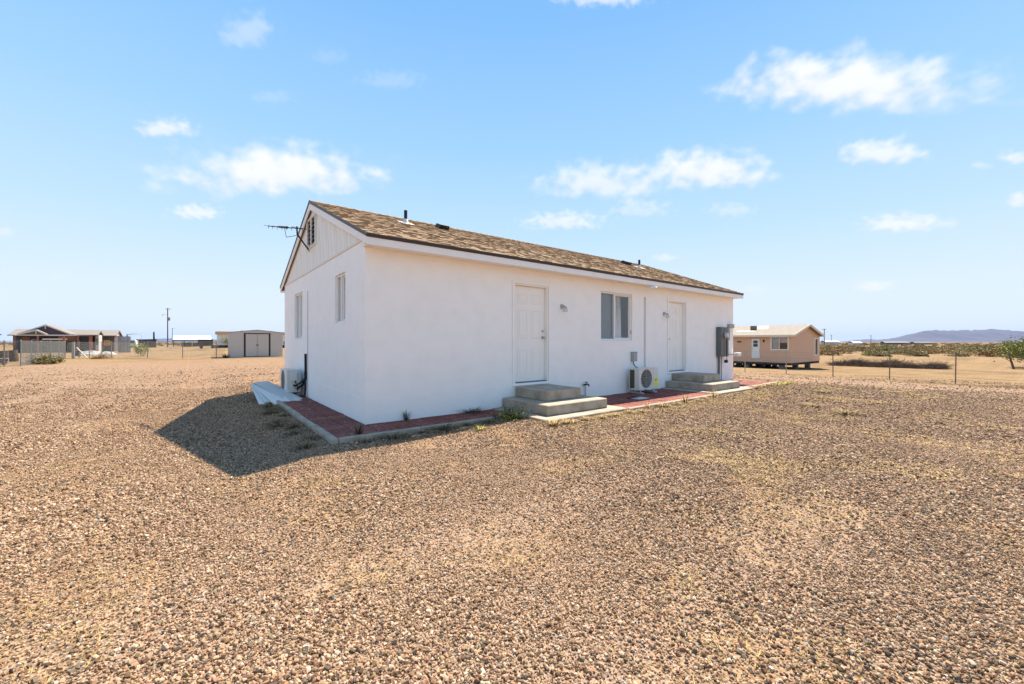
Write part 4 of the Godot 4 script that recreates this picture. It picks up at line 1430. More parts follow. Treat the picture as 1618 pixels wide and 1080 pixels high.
func chain_link(label: String, pts: Array, tall: float, posts: Array) -> void:
	# pts: two ends on the ground; posts: shares of the way between them
	var a: Vector3 = pts[0]
	var b: Vector3 = pts[1]
	var o := thing("chain_link_fence", label, "fence", a)
	var galv := mat("galvanised", lin(0.30, 0.31, 0.30), 0.5, 0.5)
	var dirn := b - a
	for t in posts:
		var p: Vector3 = dirn * t
		p.y = ground_height(a.x + p.x, a.z + p.z) - a.y
		var st := new_st()
		tube(st, p - Vector3(0, 0.2, 0), p + Vector3(0, tall + 0.04, 0), 0.03, 0.03, 8)
		tube(st, p + Vector3(0, tall + 0.04, 0), p + Vector3(0, tall + 0.08, 0), 0.036, 0.01, 8)
		part("post", st, galv, o)
	var st := new_st()
	tube(st, Vector3(0, tall, 0), dirn + Vector3(0, tall, 0), 0.014, 0.014, 6)
	part("top_wire", st, galv, o)
	st = new_st()
	var flat := Vector3(dirn.x, 0, dirn.z)
	var long := flat.length()
	var u := flat.normalized()
	var step := 0.09
	var k := -int(tall / step)
	while k * step < long:
		for s in [1.0, -1.0]:
			var x0 := k * step
			var lo: float = max(0.0, x0)
			var hi: float = min(long, x0 + tall)
			if hi <= lo:
				continue
			var y0 := lo - x0 if s > 0.0 else tall - (lo - x0)
			var y1 := hi - x0 if s > 0.0 else tall - (hi - x0)
			bar(st, u * lo + Vector3(0, y0 + dirn.y * lo / long, 0.004 * s), u * hi + Vector3(0, y1 + dirn.y * hi / long, 0.004 * s), 0.004, 0.004)
		k += 1
	stuff(part("wire_mesh", st, galv, o))


func make_fences() -> void:
	var a := Vector3(-10.2, ground_height(-10.2, -30.8), -30.8)
	var b := Vector3(-11.2, ground_height(-11.2, -47.8), -47.8)
	chain_link("chain link fence running back beside the neighbour's weedy yard", [a, b], 1.5, [0.0, 0.17, 0.36, 0.57, 0.80, 1.0])
	chain_link("short chain link return at the near end of the neighbour's fence", [a + Vector3(-0.1, 0, -0.05), a + Vector3(-5.0, 0, -1.5)], 1.5, [0.12, 0.6, 1.0])
	var c := Vector3(0.2, ground_height(0.2, -38.2), -38.2)
	chain_link("long chain link fence across the back of the yard to the metal shed", [b + Vector3(0.1, 0, 0.08), c], 1.45, [0.08, 0.145, 0.225, 0.285, 0.515, 0.735, 0.945])
	# post and wire fence on the field side
	var o := thing("wire_fence", "rusty post and wire fence along the gravel yard by the open field", "fence", Vector3(24.5, ground_height(24.5, 0.0), 0.0))
	var rust := mat("post_rust", lin(0.20, 0.15, 0.12), 0.8, 0.2)
	var pale := mat("post_pale", lin(0.42, 0.36, 0.27), 0.8)
	var zs := [10.7, 8.55, 6.4, 4.23, 2.05, -0.17, -2.34, -4.54, -6.7, -8.9]
	for i in zs.size():
		var st := new_st()
		var lean := Vector3(rng.randf_range(-0.02, 0.02), 0, rng.randf_range(-0.03, 0.03))
		var p := Vector3(0, ground_height(24.5, zs[i]) - o.position.y, zs[i])
		bar(st, p - Vector3(0, 0.3, 0), p + lean + Vector3(0, 1.38, 0), 0.038, 0.03, Vector3.RIGHT)
		bar(st, p - Vector3(0.02, 0.3, 0), p + lean + Vector3(-0.02, 1.38, 0), 0.006, 0.03, Vector3.RIGHT)
		part("post", st, pale if i > 5 else rust, o)
	for k in 4:
		var st := new_st()
		for i in zs.size() - 1:
			var p := Vector3(0.03, 0.25 + 0.33 * k, zs[i])
			var q := Vector3(0.03, 0.25 + 0.33 * k, zs[i + 1])
			tube(st, p, (p + q) / 2.0 - Vector3(0, 0.015, 0), 0.0025, 0.0025, 4, false)
			tube(st, (p + q) / 2.0 - Vector3(0, 0.015, 0), q, 0.0025, 0.0025, 4, false)
		part("wire", st, rust, o)


func gable_roof(st: SurfaceTool, x0: float, x1: float, z0: float, z1: float, eave: float, ridge: float, along_x: bool, thick := 0.12) -> void:
	if along_x:
		var zm := (z0 + z1) / 2.0
		plate(st, [Vector3(x0, eave, z0), Vector3(x1, eave, z0), Vector3(x1, ridge, zm), Vector3(x0, ridge, zm)], Vector3(0, thick, 0))
		plate(st, [Vector3(x0, eave, z1), Vector3(x1, eave, z1), Vector3(x1, ridge, zm), Vector3(x0, ridge, zm)], Vector3(0, thick, 0))
	else:
		var xm := (x0 + x1) / 2.0
		plate(st, [Vector3(x0, eave, z0), Vector3(x0, eave, z1), Vector3(xm, ridge, z1), Vector3(xm, ridge, z0)], Vector3(0, thick, 0))
		plate(st, [Vector3(x1, eave, z0), Vector3(x1, eave, z1), Vector3(xm, ridge, z1), Vector3(xm, ridge, z0)], Vector3(0, thick, 0))


func add_box(called: String, parent: Node, m: Material, lo: Vector3, hi: Vector3, b := 0.0) -> MeshInstance3D:
	var st := new_st()
	box(st, lo, hi, b)
	return part(called, st, m, parent)


func make_shed() -> void:
	var o := thing("metal_shed", "beige ribbed metal garden shed with double doors and brown trim", "shed", Vector3(2.5, ground_height(2.5, -37.0), -36.7))
	var sheet := mat("shed_sheet", lin(0.52, 0.48, 0.44), 0.5, 0.1)
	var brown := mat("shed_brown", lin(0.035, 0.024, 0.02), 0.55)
	var w := 2.0
	var tall := 2.2
	# body walls
	var st := new_st()
	box(st, Vector3(-w, 0.05, -2.9), Vector3(-w + 0.03, tall, 0.0))
	box(st, Vector3(w - 0.03, 0.05, -2.9), Vector3(w, tall, 0.0))
	box(st, Vector3(-w + 0.03, 0.05, -2.9), Vector3(w - 0.03, tall, -2.87))
	box(st, Vector3(-w + 0.03, 0.05, -0.03), Vector3(-1.0, tall, 0.0))
	box(st, Vector3(1.0, 0.05, -0.03), Vector3(w - 0.03, tall, 0.0))
	box(st, Vector3(-1.0, 2.08, -0.03), Vector3(1.0, tall, 0.0))
	var wall := part("wall", st, sheet, o)
	for i in 9:
		for s in [-1.0, 1.0]:
			var x: float = s * (1.06 + i * 0.11)
			st = new_st()
			box(st, Vector3(x - 0.03, 0.07, 0.0005), Vector3(x + 0.03, tall - 0.03, 0.014), 0.008)
			part("rib", st, sheet, wall)
	for i in 24:
		st = new_st()
		box(st, Vector3(-w - 0.014, 0.07, -2.84 + i * 0.12), Vector3(-w - 0.0005, tall - 0.03, -2.78 + i * 0.12), 0.008)
		part("rib", st, sheet, wall)
	for s in [-1.0, 1.0]:
		st = new_st()
		box(st, Vector3(min(s * 0.01, s * 0.88), 0.08, 0.022), Vector3(max(s * 0.01, s * 0.88), 2.06, 0.04), 0.005)
		for i in 6:
			box(st, Vector3(s * (0.10 + i * 0.135) - 0.02, 0.12, 0.0402), Vector3(s * (0.10 + i * 0.135) + 0.02, 2.02, 0.047), 0.005)
		var leaf := part("door", st, mat("shed_door", lin(0.50, 0.46, 0.42), 0.5, 0.1), o)
		add_box("handle", leaf, brown, Vector3(s * 0.06 - 0.015, 0.98, 0.048), Vector3(s * 0.06 + 0.015, 1.16, 0.08), 0.005)
		add_box("gap_shade_strip", o, brown, Vector3(s * 0.95 - 0.075, 0.05, -0.025), Vector3(s * 0.95 + 0.075, 2.12, 0.02))  # dark strip coloured as the shade in the gap beside each door
	add_box("door_header", o, brown, Vector3(-1.03, 2.06, 0.0015), Vector3(1.03, 2.14, 0.06), 0.005)
	st = new_st()
	plate(st, [Vector3(-w, tall + 0.002, 0.0), Vector3(0, tall + 0.21, 0.0), Vector3(w, tall + 0.002, 0.0)], Vector3(0, 0, -0.02))
	part("gable", st, sheet, o)
	st = new_st()
	gable_roof(st, -w - 0.08, w + 0.08, -2.98, 0.08, tall, tall + 0.22, false, 0.03)
	part("roof", st, mat("shed_roof", lin(0.34, 0.31, 0.29), 0.5, 0.2), o)
	add_box("sill", o, concrete(), Vector3(-w - 0.05, -0.2, -2.95), Vector3(w + 0.05, 0.045, 0.12), 0.01)


func make_field_home() -> void:
	# tan manufactured home standing on piers beyond the wire fence
	var base := Vector3(40.35, ground_height(41.0, -9.0), -7.24)
	var o := thing("mobile_home", "tan manufactured home with white door raised on piers beyond the wire fence", "mobile home", base)
	var grain := noise_tex("stucco", FastNoiseLite.TYPE_SIMPLEX_SMOOTH, 0.006, [], 1024, 5)
	var tan := mat("home_tan", lin(0.66, 0.41, 0.275), 0.8, 0.0, grain, 0.3)
	var cream := mat("home_cream", lin(0.70, 0.60, 0.46), 0.7)
	var white := mat("home_white", lin(0.75, 0.74, 0.70), 0.6)
	var f := 0.60
	var e := 3.07
	var deep := 17.0
	var w := 7.8
	var st := new_st()
	holed_wall(st, Vector3(0, 0, -deep), Vector3(0, 0, 1), Vector3(-1, 0, 0), deep, f, e, 0.12, [[deep - 3.35, deep - 2.55, 0.92, 2.86], [deep - 1.58, deep - 0.25, 1.83, 2.95]])
	var wall := part("wall", st, tan, o)
	for i in 42:   # board joints of the cladding
		var z := -0.2 - i * 0.4
		if (z < -2.4 and z > -3.5) or (z < -0.1 and z > -1.7):
			continue
		add_box("batten", wall, tan, Vector3(-0.012, f + 0.02, z - 0.012), Vector3(-0.0005, e - 0.02, z + 0.012))
	st = new_st()
	holed_wall(st, Vector3(0.122, 0, 0), Vector3.RIGHT, Vector3(0, 0, 1), w - 0.122, f, e, 0.12, [[6.25, 7.15, 1.25, 2.8]])
	part("wall", st, tan, o)
	st = new_st()
	box(st, Vector3(w - 0.12, f, -deep), Vector3(w, e, -0.122))
	part("wall", st, tan, o)
	st = new_st()
	box(st, Vector3(0.122, f, -deep), Vector3(w - 0.122, e, -deep + 0.12))
	part("wall", st, tan, o)
	add_box("floor_frame", o, mat("chassis", lin(0.02, 0.018, 0.017), 0.8), Vector3(0.03, f - 0.22, -deep + 0.03), Vector3(w - 0.03, f - 0.002, -0.03))
	st = new_st()
	plate(st, [Vector3(0, e + 0.002, -0.002), Vector3(w / 2, e + 0.98, -0.002), Vector3(w, e + 0.002, -0.002)], Vector3(0, 0, -0.1))
	part("gable", st, tan, o)
	st = new_st()
	gable_roof(st, -0.32, w + 0.32, -deep - 0.3, 0.34, e - 0.02, e + 1.02, false, 0.10)
	var roof := part("roof", st, mat("home_roof", lin(0.30, 0.275, 0.25), 0.9, 0.0, noise_tex("concrete", FastNoiseLite.TYPE_SIMPLEX_SMOOTH, 0.012, [], 1024, 6), 0.5), o)
	# pale worn sheets and patches on the slope
	var sl := 1.04 / (w / 2 + 0.32)
	var spots := [[-0.1, 2.2, -6.0, -16.5, 0.50, 0.46, 0.40], [0.4, 3.2, -8.5, -14.5, 0.42, 0.39, 0.35], [1.2, 1.5, -3.3, -5.4, 0.75, 0.73, 0.68], [2.0, 3.6, -2.6, -4.6, 0.55, 0.44, 0.34]]
	for s in spots:
		st = new_st()
		var ya: float = e + 0.085 + sl * (s[0] + 0.32)
		var yb: float = e + 0.085 + sl * (s[1] + 0.32)
		plate(st, [Vector3(s[0], ya, s[2]), Vector3(s[1], yb, s[2] - 0.5), Vector3(s[1], yb, s[3]), Vector3(s[0], ya, s[3] + 0.3)], Vector3(0, 0.02, 0))
		part("roof_patch", st, mat("patch%d" % int(s[4] * 100), lin(s[4], s[5], s[6]), 0.9), roof)
	add_box("roof_vent", roof, mat("vent_brown", lin(0.16, 0.11, 0.08), 0.7), Vector3(1.9, e + 0.55, -4.2), Vector3(2.3, e + 1.05, -3.7), 0.02)
	add_box("roof_vent", roof, mat("cooler_grey", lin(0.4, 0.42, 0.43), 0.6), Vector3(3.4, e + 0.95, -12.2), Vector3(4.2, e + 1.55, -11.4), 0.03)
	for z in [-0.0, 1.0]:
		st = new_st()
		if z == 0.0:
			box(st, Vector3(-0.36, e - 0.10, -deep - 0.3), Vector3(-0.322, e + 0.09, 0.34), 0.004)
		else:
			plate(st, [Vector3(-0.34, e - 0.12, 0.342), Vector3(w / 2, e + 0.93, 0.342), Vector3(w / 2, e + 1.14, 0.342), Vector3(-0.34, e + 0.09, 0.342)], Vector3(0, 0, 0.03))
			plate(st, [Vector3(w + 0.34, e - 0.12, 0.342), Vector3(w / 2, e + 0.93, 0.342), Vector3(w / 2, e + 1.14, 0.342), Vector3(w + 0.34, e + 0.09, 0.342)], Vector3(0, 0, 0.03))
		part("fascia_board", st, cream, o)
	# door, windows
	st = new_st()
	holed_wall(st, Vector3(-0.02, 0, -3.31), Vector3(0, 0, 1), Vector3(-1, 0, 0), 0.73, 0.94, 2.83, 0.045, [[0.16, 0.57, 2.05, 2.65]])
	var d := part("door", st, white, o)
	add_box("door_window", d, glass(), Vector3(-0.002, 2.051, -3.149), Vector3(0.003, 2.649, -2.741))
	add_box("door_window_bar", d, white, Vector3(-0.03, 2.33, -3.149), Vector3(-0.003, 2.37, -2.741))
	add_box("knob", d, mats["cable_black"], Vector3(-0.07, 1.82, -3.24), Vector3(-0.0205, 1.88, -3.18), 0.01)
	st = new_st()
	for b in [[-1.66, 1.75, -0.17, 1.85], [-1.66, 2.93, -0.17, 3.03], [-1.66, 1.85, -1.56, 2.93], [-0.27, 1.85, -0.17, 2.93], [-0.96, 1.85, -0.91, 2.93]]:
		box(st, Vector3(-0.03, b[1], b[0]), Vector3(0.02, b[3], b[2]), 0.005)
	var wf := part("window", st, white, o)
	add_box("pane", wf, glass(), Vector3(0.025, 1.84, -1.57), Vector3(0.03, 2.94, -0.26))
	add_box("curtain", wf, mat("curtain_grey", lin(0.38, 0.38, 0.36), 0.9), Vector3(0.10, 1.85, -1.55), Vector3(0.104, 2.94, -0.97))
	add_box("curtain", wf, mat("curtain_rose", lin(0.45, 0.36, 0.32), 0.9), Vector3(0.10, 2.42, -0.92), Vector3(0.104, 2.94, -0.28))
	st = new_st()
	for b in [[6.17, 1.16, 7.23, 1.25], [6.17, 2.8, 7.23, 2.9], [6.17, 1.25, 6.25, 2.8], [7.15, 1.25, 7.23, 2.8]]:
		box(st, Vector3(b[0], b[1], -0.02), Vector3(b[2], b[3], 0.03), 0.005)
	wf = part("window", st, white, o)
	add_box("pane", wf, glass(), Vector3(6.24, 1.24, -0.06), Vector3(7.16, 2.81, -0.055))
	add_box("lamp", o, mats["cable_black"], Vector3(-0.12, 2.48, -2.28), Vector3(-0.001, 2.72, -2.16), 0.03)
	add_box("wall_vent", o, mats["cable_black"], Vector3(-0.03, 2.46, -4.62), Vector3(-0.001, 2.58, -4.24), 0.005)
	# piers and axle wheels below
	for x in [0.5, 3.9, 7.3]:
		for i in 6:
			var z := -0.9 - i * 3.0
			var gy := ground_height(base.x + x, base.z + z) - base.y
			add_box("pier", o, mat("pier_grey", lin(0.22, 0.21, 0.2), 0.9), Vector3(x - 0.2, gy - 0.1, z - 0.2), Vector3(x + 0.2, f - 0.221, z + 0.2), 0.01)
	for i in 3:
		for x in [0.25, 7.3]:
			st = new_st()
			var c := Vector3(x, 0.10, -4.6 - i * 0.95)
			tube(st, c, c + Vector3(0.22, 0, 0), 0.34, 0.34, 18)
			part("wheel", st, mat("rubber", lin(0.02, 0.02, 0.02), 0.8), o)


func utility_pole(label: String, at: Vector3, tall: float, fitted: bool) -> void:
	var o := thing("utility_pole", label, "pole", at, FACING)
	var wood := mat("pole_wood", lin(0.12, 0.09, 0.065), 0.9)
	var grey_metal := mat("box_grey", lin(0.36, 0.36, 0.35), 0.5)
	var st := new_st()
	tube(st, Vector3(0, -0.5, 0), Vector3(0, tall, 0), 0.16, 0.11, 10)
	part("pole", st, wood, o)
	st = new_st()
	box(st, Vector3(-0.8, tall - 0.35, -0.16), Vector3(0.8, tall - 0.24, -0.115), 0.01)
	part("crossarm", st, wood, o)
	for x in [-0.7, 0.35, 0.7]:
		st = new_st()
		tube(st, Vector3(x, tall - 0.24, -0.14), Vector3(x, tall - 0.08, -0.14), 0.05, 0.03, 8)
		part("insulator", st, grey_metal, o)
	if not fitted:
		return
	st = new_st()
	tube(st, Vector3(0.42, tall - 3.6, 0), Vector3(0.42, tall - 2.7, 0), 0.26, 0.26, 14)
	box(st, Vector3(0.08, tall - 3.3, -0.05), Vector3(0.2, tall - 3.0, 0.05))
	part("transformer", st, mat("transformer_green", lin(0.22, 0.27, 0.23), 0.5), o)
	st = new_st()
	path_tube(st, [Vector3(-0.1, tall - 2.0, 0.0), Vector3(-0.7, tall - 1.85, 0.3), Vector3(-1.05, tall - 1.95, 0.4)], 0.035, 8)
	tube(st, Vector3(-1.05, tall - 1.95, 0.4), Vector3(-1.2, tall - 2.15, 0.5), 0.10, 0.24, 12)
	part("lamp_arm", st, grey_metal, o)


func make_tree(called: String, label: String, at: Vector3, tall: float, wide: float, seed_: int, tints: Array, leaves: int, leaf: float, group := "") -> Node3D:
	var o := thing(called, label, "tree", at, 0.0, group)
	var r := RandomNumberGenerator.new()
	r.seed = seed_
	var st := new_st()
	var tips := []
	for k in 4:
		var a := r.randf() * TAU
		var p0 := Vector3(r.randf_range(-0.08, 0.08), -0.15, r.randf_range(-0.08, 0.08))
		var p1 := p0 + Vector3(cos(a) * wide * 0.22, tall * 0.36, sin(a) * wide * 0.22)
		var p2 := p1 + Vector3(cos(a) * wide * 0.30, tall * 0.27, sin(a) * wide * 0.30)
		tube(st, p0, p1, wide * 0.026, wide * 0.018, 7)
		tube(st, p1, p2, wide * 0.018, wide * 0.008, 6)
		for j in 4:
			var q := p1.lerp(p2, r.randf()) + Vector3(r.randfn(0, 0.22) * wide, r.randf_range(0.05, 0.3) * tall, r.randfn(0, 0.22) * wide)
			tube(st, p1.lerp(p2, 0.5), q, wide * 0.014, wide * 0.004, 5)
			tips.append(q)
		tips.append(p2)
	part("trunk", st, mat("bark", lin(0.12, 0.085, 0.06), 0.9), o)
	var m := tinted("leaf", 0.7)
	m.backlight_enabled = true
	m.backlight = Color(0.35, 0.38, 0.15)
	var crown := leaf_mesh(seed_, leaves, func(g): return tips[g.randi() % tips.size()] + Vector3(g.randfn(0, 0.13) * wide, g.randfn(-0.05, 0.14) * tall, g.randfn(0, 0.13) * wide), leaf, tints, m)
	mesh_part("crown", crown, o)
	return o


func shrub_mesh(seed_: int, tints: Array, leaves: int, leaf: float) -> ArrayMesh:
	var m := tinted("leaf", 0.7)
	return leaf_mesh(seed_, leaves, func(g):
		var k: float = floor(g.randf() * 9.0)
		var c := Vector3(cos(k * 2.4 + seed_), 0, sin(k * 2.4 + seed_)) * (0.12 + 0.055 * k)
		var r := 0.24 + 0.10 * sin(k * 3.7 + seed_)
		var d := Vector3(g.randfn(0, 1), absf(g.randfn(0, 1)) * (1.2 + 0.5 * sin(k * 5.1)), g.randfn(0, 1)).normalized() * r * pow(g.randf(), 0.4)
		return c + Vector3(d.x, d.y * 2.3, d.z), leaf, tints, m)


func make_plants() -> void:
	var olive := [Color(0.123, 0.105, 0.031), Color(0.168, 0.133, 0.041), Color(0.101, 0.080, 0.027), Color(0.212, 0.152, 0.049)]
	var rusty := [Color(0.223, 0.123, 0.041), Color(0.290, 0.152, 0.044), Color(0.168, 0.095, 0.036), Color(0.190, 0.133, 0.044)]
	var green := [Color(0.145, 0.161, 0.031), Color(0.190, 0.199, 0.044), Color(0.112, 0.123, 0.027), Color(0.234, 0.218, 0.053)]
	var kinds := [shrub_mesh(41, olive, 1300, 0.065), shrub_mesh(42, rusty, 1100, 0.06), shrub_mesh(43, green, 1300, 0.065), shrub_mesh(44, rusty, 800, 0.075)]
	var words := ["olive creosote bush in the scrub beyond the open field", "rust brown bush in the scrub beyond the open field", "fresh green bush in the scrub beyond the open field", "rust brown bush in the scrub beyond the open field"]
	var groups := ["olive bushes of the far scrub", "brown bushes of the far scrub", "green bushes of the far scrub", "brown bushes of the far scrub"]
	for i in 110:
		var v := rng.randf_range(74.0, 170.0)
		var u := v * rng.randf_range(0.72, 1.32)
		var k := 0
		var roll := rng.randf()
		k = 0 if roll < 0.38 else (1 if roll < 0.7 else (2 if roll < 0.80 else 3))
		var o := mesh_part("bush", kinds[k], self, site(u, v))
		o.rotation.y = rng.randf() * TAU
		var s: float = (1.0 + 1.6 * pow(rng.randf(), 1.6)) * (1.3 if k == 2 else 1.0)
		o.scale = Vector3(s * rng.randf_range(1.2, 2.0), s * rng.randf_range(0.8, 1.2), s * 1.5)
		tag(o, words[k], "bush", groups[k])
	# scrub that runs on to the horizon
	for far in [[kinds[0], 1400, "far_scrub"], [kinds[3], 700, "far_brush"]]:
		var mm := MultiMesh.new()
		mm.transform_format = MultiMesh.TRANSFORM_3D
		mm.mesh = far[0]
		mm.instance_count = far[1]
		for i in far[1]:
			var v := 120.0 + 900.0 * pow(rng.randf(), 1.6)
			var u := v * rng.randf_range(0.45, 1.5)
			if rng.randf() < 0.22:
				v = 170.0 + 800.0 * pow(rng.randf(), 1.4)
				u = -v * rng.randf_range(0.5, 1.5)
			var s := 0.7 + 1.9 * pow(rng.randf(), 2.2)
			mm.set_instance_transform(i, Transform3D(Basis.from_euler(Vector3(0, rng.randf() * TAU, 0)).scaled(Vector3(s * 1.5, s, s * 1.5)), site(u, v)))
		var o := MultiMeshInstance3D.new()
		o.name = far[2]
		o.multimesh = mm
		add_child(o)
		tag(stuff(o), "far desert scrub merging into one band towards the hills" if far[2] == "far_scrub" else "far brownish brush among the scrub towards the hills", "scrub")
	# tree at the field's edge
	make_tree("desert_tree", "bright green spreading desert tree at the edge of the open field", site(53.9, 42.0), 3.0, 3.8, 9, green, 9000, 0.14)
	var o := thing("dead_trunk", "dark leaning dead trunk beside the bright green tree", "trunk", site(50.4, 41.3))
	var st := new_st()
	tube(st, Vector3(0, -0.2, 0), Vector3(-0.5, 1.5, -0.35), 0.10, 0.06, 8)
	tube(st, Vector3(-0.3, 0.9, -0.2), Vector3(-0.75, 1.1, -0.5), 0.03, 0.015, 6)
	part("trunk", st, mats["bark"], o)
	# heap of cut brush on the field
	st = new_st()
	var r := RandomNumberGenerator.new()
	r.seed = 77
	for i in 2600:
		var along := r.randf_range(-1.0, 1.0)
		var p := Vector3(r.randfn(0, 0.5), 0, along * 4.6)
		var tall := (0.85 - 0.35 * absf(along)) * exp(-p.x * p.x * 0.6) * (0.75 + 0.25 * sin(along * 9.0))
		p.y = r.randf() * tall
		var d := Vector3(r.randf_range(-1, 1), r.randf_range(-0.15, 0.55), r.randf_range(-1, 1)).normalized() * r.randf_range(0.3, 0.9)
		tube(st, p, p + d, 0.018, 0.006, 3, false)
	var heap := part("brush_heap", st, mat("brush", lin(0.12, 0.08, 0.06), 0.95), self)
	heap.position = Vector3(55.6, ground_height(55.6, -3.6), -3.6)
	heap.rotation.y = 0.05
	tag(heap, "long low heap of cut brown brush lying on the open field", "brush heap")
	# sapling and bushes on the left
	make_tree("sapling", "yellow green sapling growing at the chain link fence", Vector3(-6.0, ground_height(-6, -49.0), -49.0), 1.35, 0.85, 15, [Color(0.25, 0.27, 0.04), Color(0.32, 0.32, 0.06), Color(0.18, 0.21, 0.03)], 900, 0.09)
	for b in [[-31.0, 27.3, 0, 1.1, "olive bush behind the chain link fence nearest the gravel"], [-33.2, 29.6, 0, 1.2, "small olive bush behind the fence beside the leaning plank"], [-28.6, 22.0, 2, 0.9, "low green bush at the foot of the fence's near end"], [-36.0, 36.0, 1, 0.9, "brown bush behind the fence by the red porch column"]]:
		var w := mesh_part("bush", kinds[b[2]], self, site(b[0], b[1]))
		w.scale = Vector3(b[3] * 1.3, b[3] * 0.8, b[3] * 1.3)
		tag(w, b[4], "bush")
	var yb := mesh_part("bush", kinds[2], self, Vector3(5.0, ground_height(5.0, -36.2), -36.3))
	yb.scale = Vector3.ONE * 0.45
	tag(yb, "small yellow green bush beside the right corner of the metal shed", "bush")
	var grass := mesh_part("weed", blades(31, 60, 0.35, 0.35, rusty, tinted("weed"), 0.02, 0.2), self, Vector3(0.2, ground_height(0.2, -36.9), -36.8))
	tag(grass, "dark dry weed at the left corner of the metal shed", "weed")
	for p in [[-78.0, 140.0], [-84.0, 150.0], [-75.0, 148.0], [-71.0, 139.0]]:
		make_tree("round_tree", "dark round tree far behind the utility pole", site(p[0], p[1]), 3.2, 4.2, int(p[1]), olive, 700, 0.35, "far trees behind the pole")


func make_left_homes() -> void:
	var v := 58.0
	var o := thing("porch_house", "low dark house with stacked porch gables behind the chain link fence", "house", site(-63.4, v), FACING)
	squash(o, -63.4, 58.0)
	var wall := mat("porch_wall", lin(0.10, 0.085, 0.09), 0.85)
	var roofm := mat("porch_roof", lin(0.21, 0.19, 0.175), 0.9)
	var whitet := mat("porch_trim", lin(0.62, 0.57, 0.53), 0.7)
	var brown := mat("porch_brown", lin(0.20, 0.095, 0.05), 0.85)
	var red := mat("porch_red", lin(0.36, 0.13, 0.09), 0.85)
	add_box("wall", o, wall, Vector3(-7.4, -0.2, -9.0), Vector3(7.4, 2.45, -2.5))
	var st := new_st()
	gable_roof(st, -8.0, 7.8, -9.6, -2.0, 2.35, 3.25, true, 0.12)
	part("roof", st, roofm, o)
	st = new_st()
	plate(st, [Vector3(7.41, 2.452, -9.0), Vector3(7.41, 3.3, -5.8), Vector3(7.41, 2.452, -2.5)], Vector3(0.05, 0, 0))
	part("gable", st, mat("porch_pale", lin(0.55, 0.53, 0.52), 0.8), o)
	# the two porch gables, the larger behind
	for g in [[-5.9, 1.4, -2.2, 2.55, 3.85, 0.4, "porch_gable"], [-5.5, -1.7, -3.1, 2.5, 3.1, 1.6, "porch_gable"]]:
		st = new_st()
		plate(st, [Vector3(g[0] + 0.3, g[3], g[5] - 0.1), Vector3(g[2], g[4] - 0.1, g[5] - 0.1), Vector3(g[1] - 0.3, g[3], g[5] - 0.1)], Vector3(0, 0, -0.08))
		var gab := part(g[6], st, mat("gable_dark" if g[5] < 1.0 else "gable_olive", lin(0.085, 0.06, 0.075) if g[5] < 1.0 else lin(0.13, 0.12, 0.09), 0.85), o)
		st = new_st()
		for e in [g[0], g[1]]:
			plate(st, [Vector3(e, g[3], g[5]), Vector3(g[2], g[4], g[5]), Vector3(g[2], g[4], -5.0), Vector3(e, g[3], -5.0)], Vector3(0, 0.07, 0))
		part("porch_roof", st, roofm, gab)
		st = new_st()
		for e in [g[0], g[1]]:
			plate(st, [Vector3(e, g[3] - 0.1, g[5] + 0.002), Vector3(g[2], g[4] - 0.12, g[5] + 0.002), Vector3(g[2], g[4] + 0.06, g[5] + 0.002), Vector3(e, g[3] + 0.06, g[5] + 0.002)], Vector3(0, 0, 0.05))
		box(st, Vector3(g[2] - 0.06, g[4] - 0.55, g[5] + 0.003), Vector3(g[2] + 0.06, g[4] - 0.13, g[5] + 0.05))
		part("barge_board", st, whitet, gab)
	add_box("porch_beam", o, whitet, Vector3(-6.0, 2.32, 1.2), Vector3(4.7, 2.48, 1.4), 0.01)
	for x in [-5.9, -2.95, 0.6, 2.6]:
		add_box("post", o, brown if x < -5.0 else red, Vector3(x - 0.12, -0.2, 1.2), Vector3(x + 0.12, 2.31, 1.4), 0.01)
	add_box("plank_wall", o, brown, Vector3(-5.2, -0.2, 0.6), Vector3(-4.2, 2.2, 0.7), 0.01)
	add_box("shelf", o, mats["porch_pale"], Vector3(-3.9, 1.3, 0.5), Vector3(-3.1, 1.36, 0.8), 0.01)
	add_box("shelf", o, mats["porch_pale"], Vector3(-3.9, 1.75, 0.5), Vector3(-3.1, 1.81, 0.8), 0.01)
	add_box("rail", o, whitet, Vector3(-2.4, 1.75, 1.15), Vector3(1.0, 1.95, 1.19), 0.005)
	add_box("stacked_lumber", o, brown, Vector3(-0.3, 1.6, 0.2), Vector3(2.4, 2.2, 1.0), 0.03)
	# right porch bay: dark block coloured as the opening's shade, brick column, pale end wall
	add_box("opening_shade_block", o, wall, Vector3(2.8, -0.2, -2.4), Vector3(4.4, 2.2, 0.2))
	st = new_st()
	gable_roof(st, 2.6, 5.7, -2.6, 2.2, 2.4, 3.05, true, 0.10)
	part("carport_roof", st, roofm, o)
	add_box("brick_column", o, red, Vector3(4.25, -0.2, 1.3), Vector3(4.7, 2.35, 1.75), 0.02)
	add_box("end_wall", o, mats["porch_pale"], Vector3(5.1, -0.2, -1.6), Vector3(5.6, 2.5, 1.2), 0.01)
	add_box("end_window", o, mat("window_teal", lin(0.12, 0.20, 0.21), 0.2), Vector3(5.2, 1.0, 1.202), Vector3(5.5, 2.0, 1.23))
	add_box("chair_back", o, mat("rust_orange", lin(0.33, 0.16, 0.03), 0.8), Vector3(5.9, 0.9, -1.5), Vector3(6.9, 1.7, -1.3), 0.05)
	var vstub := new_st()
	# neighbours of that house
	o = thing("outbuilding", "small pink and white outbuilding with a flat dark roof at the fence's end", "shed", site(-76.5, 60.0), FACING)
	squash(o, -76.5, 60.0)
	add_box("wall", o, mat("pinkish", lin(0.36, 0.26, 0.25), 0.85), Vector3(-3.0, -0.2, -3.0), Vector3(0.6, 2.5, 0.0))
